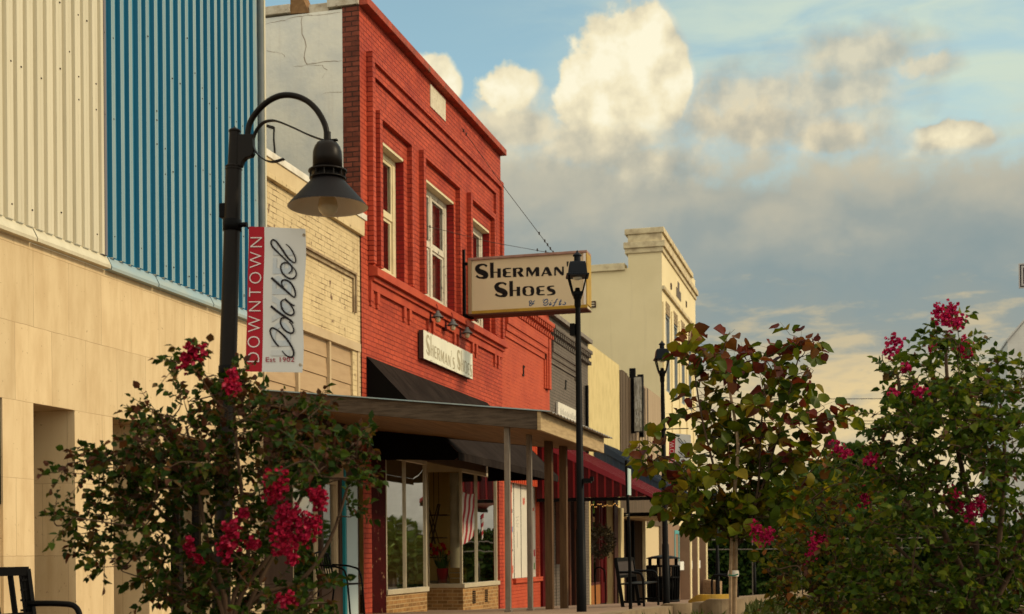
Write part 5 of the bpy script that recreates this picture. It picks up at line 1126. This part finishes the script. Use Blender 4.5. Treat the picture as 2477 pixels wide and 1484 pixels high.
def plant(name, label, cat, base, stems, ells, depth, thick, leaf, leafn, mats, barkm, twig=.14, r0=.022, heart=False, group=None, wid=.42, redtop=None, shoots=3, keep=1., fork=None):
    """stems: picture polylines of the main limbs; ells: (x, y, rx, ry, count) clumps of the crown, each at its own distance"""
    t = thing(name, label, cat, base, group); nodes = []; tb = MB()
    for st in stems:
        dd = depth + random.uniform(-.25, .25) * thick; first = st is stems[0] or fork is None
        p = [Vector(base) if first else at_d(*fork, depth)] + [at_d(x, y, dd + (depth - dd) * (1 - i / len(st))) for i, (x, y) in enumerate(st)]
        sp = spline(p, 6); m = len(sp); tb.tube(sp, [(r0 if first else r0 * .5) * (1 - .75 * i / m) + .002 for i in range(m)], 8, mi=0 if first else 1)
        nodes += [(q, r0 * (1 - .75 * i / m) + .002) for i, q in enumerate(sp) if i > m * .25]
    cl = []
    for (x, y, rx, ry, n) in ells:
        dc = depth + random.uniform(-.7, .7) * thick
        for _ in range(max(2, int(n * keep))):
            a, r = random.uniform(0, 6.283), math.sqrt(random.random()); cl.append(at_d(x + rx * r * math.cos(a), y + ry * r * math.sin(a), dc + random.gauss(0, .35) * thick))
    b0 = Vector(stems[0] and nodes[0][0]); cl.sort(key=lambda q: (q - b0).length)
    NP = [q for q, _ in nodes]; LP, LD, LS, LM = [], [], [], []
    for c in cl:
        arr = np.array([tuple(q) for q in NP]); dv = arr - np.array(tuple(c)); dist = np.linalg.norm(dv, axis=1) + np.where(arr[:, 2] > c.z + .03, .25, 0)
        a = NP[int(np.argmin(dist))]; mid = a.lerp(c, .5) + Vector((random.gauss(0, .03), random.gauss(0, .03), .04 * (c - a).length + random.gauss(0, .02)))
        sp = spline([a, mid, c], 3); ln = (c - a).length; rb = min(.0075, .0025 + ln * .012); tb.tube(sp, [rb * (1 - .6 * i / 6) for i in range(7)], 5, cap=False, mi=1)
        NP += [sp[3], sp[5], c]; out = (c - mid).normalized()
        for s in range(shoots):
            d = (out + Vector((random.gauss(0, .6), random.gauss(0, .6), random.gauss(.15, .5)))).normalized(); L = twig * random.uniform(.6, 1.25); e = c + d * L + Vector((0, 0, -.12 * L))
            tb.tube([c, e], [.0018, .0008], 4, cap=False, mi=1)
            for k in range(leafn):
                u = (k + random.random()) / leafn; p = c.lerp(e, u); sd = Vector((random.gauss(0, 1), random.gauss(0, 1), random.gauss(.1, .7))); sd = (sd - d * sd.dot(d)).normalized()
                ld = (d * .6 + sd * (.9 if k < leafn - 1 else .2) + Vector((0, 0, -.25 if not heart else -.38))).normalized()
                if heart: p = p + sd * .03
                LP.append(tuple(p)); LD.append(tuple(ld)); LS.append(leaf * random.uniform(.55, 1.25))
                LM.append(0 if redtop is None else (1 if random.random() < redtop(p) else 0))
    tb.build('trunk', [barkm, BARK], t); leaf_mesh(LP, LD, LS, heart, wid, name='crown', mats=mats, parent=t, midx=LM)
    return t
def blossom(parent, x, y, rx, ry, d, mat, n=None, dens=1.):
    rx *= .82; ry *= .85; x += random.uniform(-5, 5)
    pr = d / 3200; n = n or int(rx * ry * .075 * dens) + 18; b = MB(); c0 = at_d(x, y, d)
    for i in range(n):
        v = Vector((random.gauss(0, 1), random.gauss(0, 1), random.gauss(0, 1))).normalized() * random.uniform(.2, 1.3)
        p = c0 + Vector((v.x * rx * pr, v.y * rx * pr * .8, v.z * ry * pr)); q_ = random.uniform(.006, .012)
        for k in range(3):
            a = Vector((random.gauss(0, 1), random.gauss(0, 1), random.gauss(0, 1))).normalized(); u = a.orthogonal().normalized(); w = a.cross(u); ctr = p + a * q_ * .5
            b.add([ctr + u * q_, ctr + (u + w) * q_ * .6 + a * .003, ctr + w * q_, ctr + (w - u) * q_ * .6 - a * .003, ctr - u * q_, ctr - w * q_ * .7], [tuple(range(6))])
    b.build('flower_cluster', mat, parent)
CRAPE = leafmat('crape_leaf', [(0, (.009, .021, .003)), (.45, (.020, .042, .006)), (.78, (.045, .072, .008)), (.93, (.07, .05, .010)), (1, (.09, .028, .012))], .28)
CRAPER = leafmat('crape_leaf_bronze', [(0, (.04, .017, .010)), (.6, (.07, .026, .015)), (1, (.08, .05, .016))], .25)
REDL = leafmat('crimson_petal', [(0, (.14, .002, .014)), (.5, (.30, .006, .034)), (.85, (.46, .02, .07)), (1, (.58, .08, .14))], .3)
PINKL = leafmat('magenta_petal', [(0, (.20, .003, .038)), (.6, (.40, .010, .085)), (1, (.58, .04, .17))], .3)

bx = at_d(560, 1484, 5.6); zb = gz(bx.x, bx.y)
t = plant('crape_myrtle', 'dark leafy crape myrtle with crimson blossoms in front of the nearest lamp post', 'shrub', (bx.x, bx.y, zb),
    [[(560, 1480), (600, 1350), (585, 1200), (570, 1050), (565, 930)], [(540, 1480), (480, 1380), (400, 1250), (300, 1150)], [(570, 1480), (660, 1330), (740, 1180), (790, 1080)], [(590, 1480), (730, 1400), (800, 1300), (840, 1180)], [(550, 1480), (500, 1300), (470, 1120), (450, 1030)], [(600, 1475), (700, 1260), (690, 1100)]],
    [(465, 890, 35, 40, 9), (555, 915, 32, 22, 12), (600, 990, 70, 45, 22), (560, 950, 50, 40, 18), (600, 1010, 70, 65, 26), (345, 1000, 50, 40, 12), (430, 1010, 90, 55, 26), (390, 1100, 130, 70, 50), (250, 1110, 80, 40, 18), (190, 1130, 50, 30, 8),
     (260, 1230, 90, 50, 22), (165, 1245, 45, 25, 8), (210, 1310, 55, 35, 10), (360, 1210, 120, 70, 44), (340, 1330, 100, 60, 26), (270, 1340, 60, 40, 10), (480, 1170, 120, 110, 64), (600, 1130, 110, 90, 55), (500, 1330, 140, 90, 58),
     (420, 1430, 90, 60, 30), (560, 1440, 170, 60, 62), (690, 1450, 110, 50, 34), (640, 1300, 110, 90, 44), (730, 1100, 100, 70, 40), (735, 1000, 65, 45, 22), (820, 1080, 70, 50, 20), (885, 1050, 35, 25, 7), (865, 1140, 30, 35, 7), (780, 1150, 70, 40, 14), (820, 1400, 40, 30, 5), (770, 1465, 50, 30, 7), (850, 1250, 28, 30, 4)],
    5.6, .40, .038, 9, [CRAPE, CRAPER], BARK, twig=.12, r0=.012, shoots=2, keep=.58, redtop=lambda p: .10 if p.z < .35 else .32)
for (x, y, rx, ry) in ((465, 850, 30, 34), (445, 880, 20, 26), (566, 905, 18, 18), (555, 935, 26, 20), (672, 1168, 34, 40), (668, 1195, 30, 30), (705, 1250, 40, 36), (690, 1290, 44, 38), (760, 1195, 26, 30), (772, 1215, 22, 24), (752, 1265, 30, 36), (730, 1300, 32, 26), (690, 1330, 34, 24), (712, 1350, 22, 18), (553, 1280, 30, 30), (548, 1320, 34, 28), (608, 1312, 20, 18), (456, 1318, 14, 28), (480, 1350, 16, 16), (592, 1240, 16, 14), (545, 1355, 14, 14), (700, 1450, 30, 20), (650, 1160, 22, 24), (690, 1255, 22, 40)):
    blossom(t, x, y, rx, ry, 5.6 - .30 + random.uniform(-.1, .05), REDL)

bx = at_d(1775, 1484, 9); zb = gz(bx.x, bx.y)
RB = leafmat('redbud_leaf', [(0, (.026, .048, .006)), (.45, (.070, .098, .009)), (.75, (.13, .14, .011)), (.92, (.17, .13, .012)), (1, (.13, .06, .012))], .38, .38)
RBR = leafmat('redbud_leaf_purple', [(0, (.06, .012, .010)), (.5, (.12, .022, .013)), (.8, (.13, .055, .014)), (1, (.05, .014, .018))], .3, .38)
t = plant('redbud_tree', 'young redbud with large heart-shaped green and purple leaves, staked beside the kerb', 'tree', (bx.x, bx.y, zb),
    [[(1776, 1470), (1779, 1320), (1776, 1200), (1785, 1080), (1768, 960), (1750, 880)], [(1840, 1190), (1890, 1020), (1930, 870)], [(1710, 1220), (1650, 1130), (1590, 1100)], [(1850, 1240), (1940, 1170), (2000, 1070)], [(1740, 1180), (1700, 1020), (1680, 900)], [(1830, 1200), (1840, 1050), (1850, 930)]],
    [(1665, 830, 16, 14, 2), (1695, 845, 42, 38, 8), (1695, 890, 60, 40, 11), (1755, 815, 25, 15, 2), (1760, 880, 50, 40, 8), (1800, 910, 45, 30, 6), (1845, 850, 30, 30, 5), (1880, 870, 35, 45, 8), (1930, 830, 45, 25, 6), (1945, 880, 40, 40, 9), (1965, 825, 25, 15, 2), (1880, 930, 60, 30, 7), (1650, 980, 35, 20, 4),
     (1685, 1000, 22, 20, 4), (1740, 970, 70, 50, 14), (1830, 980, 80, 50, 13), (1920, 990, 55, 45, 10), (1990, 1000, 45, 30, 7), (2025, 1015, 25, 25, 4), (1960, 940, 30, 25, 3), (1590, 1090, 40, 30, 7), (1560, 1085, 35, 20, 4), (1578, 1118, 40, 30, 8), (1755, 1065, 60, 60, 16), (1810, 1080, 80, 60, 16), (1900, 1070, 70, 50, 12), (1970, 1110, 55, 50, 11),
     (1625, 1190, 50, 45, 15), (1700, 1180, 80, 60, 26), (1790, 1180, 90, 60, 28), (1890, 1170, 80, 55, 22), (1970, 1200, 60, 45, 13), (1665, 1235, 40, 35, 11), (1740, 1250, 75, 40, 24), (1830, 1245, 80, 40, 24), (1915, 1235, 60, 35, 14), (1690, 1265, 25, 18, 5), (1790, 1290, 45, 18, 9), (1760, 1120, 120, 60, 16), (1860, 1110, 100, 50, 12)],
    9.0, .34, .082, 4, [RB, RBR], BARKP, twig=.13, r0=.018, heart=True, fork=(1778, 1325), shoots=1, keep=.95, redtop=lambda p: .05 + (.44 if p.z > 1.25 else (.14 if p.z > .6 else 0)))
b = MB(); A = at_d(1766, 1490, 8.95); b.tube([Vector((A.x, A.y, zb)), at_d(1767, 1385, 8.95), at_d(1770, 1300, 8.96)], .011, 8); tag(b.build('tree_stake', BARKP), 'pale stake tied to the redbud trunk', 'stake')
b = MB(); b.lathe([(.034, -.022), (.038, -.01), (.036, .012), (.033, .02)], at_d(1774, 1386, 8.98), 14); b.tube([at_d(1762, 1390, 8.9), at_d(1774, 1392, 8.9), at_d(1786, 1388, 8.9)], .005, 6, mi=1); tag(b.build('tree_tie', [pm('white_tie', (.66, .62, .54)), pm('green_cord', (.05, .22, .13))]), 'white tie round the redbud trunk and stake', 'tie')

bx = at_d(2380, 1560, 7); zb = gz(bx.x, bx.y)
CR2 = leafmat('crape_leaf_mid', [(0, (.016, .036, .005)), (.5, (.044, .078, .009)), (.85, (.09, .122, .013)), (1, (.13, .13, .015))], .34)
t = plant('crape_myrtle', 'large dark crape myrtle with pink blossoms at the right edge', 'shrub', (bx.x, bx.y, zb),
    [[(2380, 1480), (2350, 1250), (2310, 1050), (2290, 900), (2290, 800)], [(2390, 1480), (2420, 1280), (2430, 1100), (2420, 980)], [(2370, 1480), (2280, 1280), (2210, 1100), (2170, 900)], [(2375, 1480), (2260, 1330), (2180, 1180), (2130, 1060)], [(2400, 1480), (2470, 1330), (2500, 1150)], [(2360, 1470), (2250, 1400), (2150, 1300)]],
    [(2290, 830, 35, 55, 16), (2330, 870, 35, 35, 8), (2165, 880, 25, 30, 6), (2190, 925, 40, 35, 10), (2290, 940, 70, 60, 28), (2230, 985, 70, 45, 18), (2160, 1010, 40, 40, 10), (2135, 1060, 30, 30, 6), (2420, 930, 90, 50, 30), (2380, 990, 120, 60, 44), (2280, 1050, 110, 60, 36), (2190, 1090, 70, 50, 18), (2420, 1080, 100, 70, 42),
     (2320, 1140, 120, 70, 42), (2200, 1150, 80, 50, 18), (2450, 1180, 70, 70, 26), (2240, 1230, 90, 50, 22), (2370, 1250, 110, 60, 26), (2150, 1250, 70, 50, 16), (2470, 1300, 60, 70, 18), (2200, 1350, 150, 70, 60), (2360, 1370, 130, 80, 60), (2460, 1430, 90, 60, 34), (2300, 1450, 160, 50, 60), (2130, 1430, 110, 60, 50)],
    7.0, .55, .046, 8, [CR2, CRAPER], BARK, twig=.14, r0=.018, shoots=2, keep=.8, redtop=lambda p: .06)
for (x, y, rx, ry) in ((2268, 755, 22, 26), (2300, 750, 22, 26), (2318, 780, 24, 26), (2282, 770, 20, 20), (2160, 830, 24, 26), (2150, 850, 14, 16), (2262, 835, 24, 22), (2325, 835, 28, 24), (2340, 850, 18, 16), (2195, 890, 18, 16), (2160, 950, 14, 18), (2225, 945, 26, 18), (2104, 1115, 24, 20), (2305, 1205, 24, 36), (2318, 1225, 20, 22), (2350, 1235, 26, 34), (2372, 1212, 18, 20)):
    blossom(t, x, y, rx, ry, 6.7 + random.uniform(-.1, .1), PINKL)
bx = at_d(2010, 1560, 8); zb = gz(bx.x, bx.y)
CR3 = leafmat('crape_leaf_autumn', [(0, (.022, .038, .006)), (.45, (.05, .080, .010)), (.75, (.10, .105, .013)), (.92, (.16, .085, .015)), (1, (.18, .055, .015))], .34)
t = plant('crape_myrtle', 'smaller crape myrtle with yellowing orange-green leaves, between redbud and large dark myrtle', 'shrub', (bx.x, bx.y, zb),
    [[(2010, 1480), (2020, 1320), (2040, 1180), (2040, 1110)], [(2000, 1480), (1940, 1380), (1890, 1330)], [(2020, 1480), (2090, 1330), (2110, 1180)]],
    [(2040, 1115, 35, 25, 6), (2080, 1150, 50, 40, 14), (2010, 1200, 60, 45, 16), (2090, 1230, 70, 50, 22), (1990, 1280, 70, 40, 18), (1920, 1330, 60, 35, 16), (2070, 1320, 80, 50, 28), (1890, 1390, 40, 40, 10), (1970, 1390, 90, 55, 34), (2070, 1420, 90, 60, 40), (1960, 1460, 90, 35, 26)],
    8.0, .45, .046, 7, [CR3, CRAPER], BARK, twig=.15, r0=.014, shoots=2, keep=.8, redtop=lambda p: .12)
for (x, y, rx, ry) in ((2028, 1082, 24, 20), (2045, 1098, 20, 16), (1840, 1298, 32, 26), (1828, 1275, 18, 20), (1858, 1290, 18, 18), (1968, 1318, 16, 36), (1985, 1302, 18, 14), (1960, 1350, 14, 20), (2092, 1205, 16, 34)):
    blossom(t, x, y, rx, ry, 7.75 + random.uniform(-.1, .1), PINKL)

# far trees and the ivy-grown hedge
FAR = leafmat('far_leaf', [(0, (.018, .038, .008)), (.5, (.045, .085, .015)), (.85, (.08, .125, .024)), (1, (.11, .15, .03))], .25)
FARP = leafmat('pine_tuft', [(0, (.020, .042, .010)), (.6, (.045, .085, .018)), (1, (.09, .13, .03))], .2)
def far_tree(x, y, ztop, rad, label, mat, n=1500, zb=None, lf=.42):
    zb = gz(5, y) if zb is None else zb; t = thing('pine_tree' if mat is FARP else 'broadleaf_tree', label, 'tree', (x, y, zb), 'trees beyond the far street'); h = ztop - zb
    b = MB(); b.tube([(x, y, zb - .2), (x + .1, y, zb + h * .5), (x, y, zb + h * .9)], [.22, .15, .05], 8); lobes = []
    for i in range(15):
        f = random.uniform(.22, .95); a = random.uniform(0, 6.283); r = rad * (1 - (abs(f - .55) / .55) ** 2 * .8) * random.uniform(.3, .95); c = Vector((x + r * math.cos(a), y + r * math.sin(a), zb + h * f)); lobes.append((c, rad * random.uniform(.28, .5)))
        b.tube([(x, y, zb + h * f * .7), c], [.07, .02], 5)
    lobes.append((Vector((x, y, zb + h * .93)), rad * .35)); b.build('trunk', BARK, t); P, D, S = [], [], []
    for i in range(n):
        c, r = random.choice(lobes); v = Vector((random.gauss(0, 1), random.gauss(0, 1), random.gauss(0, 1))).normalized(); p = c + Vector((v.x, v.y, v.z * .75)) * r * random.uniform(.45, 1.06)
        P.append(tuple(p)); D.append(tuple((v + Vector((random.gauss(0, .6), random.gauss(0, .6), random.gauss(0, .5)))).normalized())); S.append(lf * random.uniform(.5, 1.3))
    leaf_mesh(P, D, S, False, .55, name='crown', mats=mat, parent=t); return t
for (px, py, Y, rad, lb, mt) in ((2060, 1082, 88, 2.6, 'round-topped pine rising above the others between redbud and myrtle', FARP), (1985, 1118, 92, 2.6, 'pine just left of the round-topped one', FARP), (1925, 1165, 84, 2.6, 'broad tree behind the lower right of the redbud crown', FAR), (1860, 1200, 90, 2.8, 'broad tree behind the middle of the redbud crown', FAR),
                             (1790, 1215, 86, 2.6, 'broad tree behind the redbud trunk', FAR), (1725, 1240, 90, 2.4, 'broad tree next to the tall cream building', FAR), (2130, 1145, 90, 2.8, 'broad tree behind the left of the large myrtle', FAR), (2110, 1210, 80, 2.6, 'low tree between the pines and the large myrtle', FAR),
                             (2190, 1230, 84, 2.4, 'low tree behind the middle of the large myrtle', FAR), (2290, 1275, 86, 2.2, 'low tree behind the right of the large myrtle', FAR), (2000, 1200, 78, 2.4, 'low tree under the pines beside the redbud', FAR), (2400, 1290, 90, 2.2, 'small tree before the white gabled building', FAR)):
    p = at_y(px, py, Y); far_tree(p.x, Y, p.z, rad, lb, mt, 2200)
for i, (x, y, zt) in enumerate(((19, 70, .9), (24, 72, 1.5), (28.5, 66, .8), (33, 60, 2.6), (38, 60, 1.2), (23.5, 84, 1.9))):
    far_tree(x, y, zt, 2.6, ['low round tree across the street reflected in the shop glass', 'taller tree across the street reflected in the shop glass', 'lowest tree across the street reflected in the shop glass', 'tallest tree across the street reflected in the shop glass', 'outermost tree across the street reflected in the shop glass', 'tree behind the row across the street reflected in the shop glass'][i], FAR, 1200)
P, D, S = [], [], []
for i in range(15000):
    x = random.uniform(-4, 20); z = random.uniform(-3.1, 1.35 + .35 * math.sin(x * 1.3) + .2 * math.sin(x * 3.7)); P.append((x, 75 + random.uniform(-.35, .25) + .25 * math.sin(x * 2.1 + z * 1.7), z)); D.append((random.gauss(0, .6), -.6 + random.gauss(0, .4), random.gauss(-.5, .6))); S.append(random.uniform(.14, .32))
hd = thing('ivy_hedge', 'dense ivy-grown hedge behind the pipe fence across the far street', 'hedge', (8, 75, -3)); leaf_mesh(P, D, S, False, .6, name='foliage', mats=leafmat('ivy_leaf', [(0, (.006, .016, .004)), (.5, (.02, .045, .008)), (.85, (.05, .085, .014)), (1, (.085, .12, .02))], .2), parent=hd)
MB().box(-4, 20, 75.3, 75.6, -3.2, 1.1).build('backing_wall', pm('dark_wall', (.02, .022, .015)), hd)
# grass tufts along the kerb
P, D, S = [], [], []
for i in range(2600):
    x = random.uniform(5.1, 8.8); y = random.uniform(10, 30); P.append((x, y, gz(x, y) - .17)); D.append((random.gauss(0, .4), random.gauss(0, .4), 1)); S.append(random.uniform(.08, .22))
o = leaf_mesh(P, D, S, False, .10, name='grass', mats=leafmat('grass_blade', [(0, (.03, .045, .012)), (1, (.09, .10, .03))], .2)); o['kind'] = 'stuff'
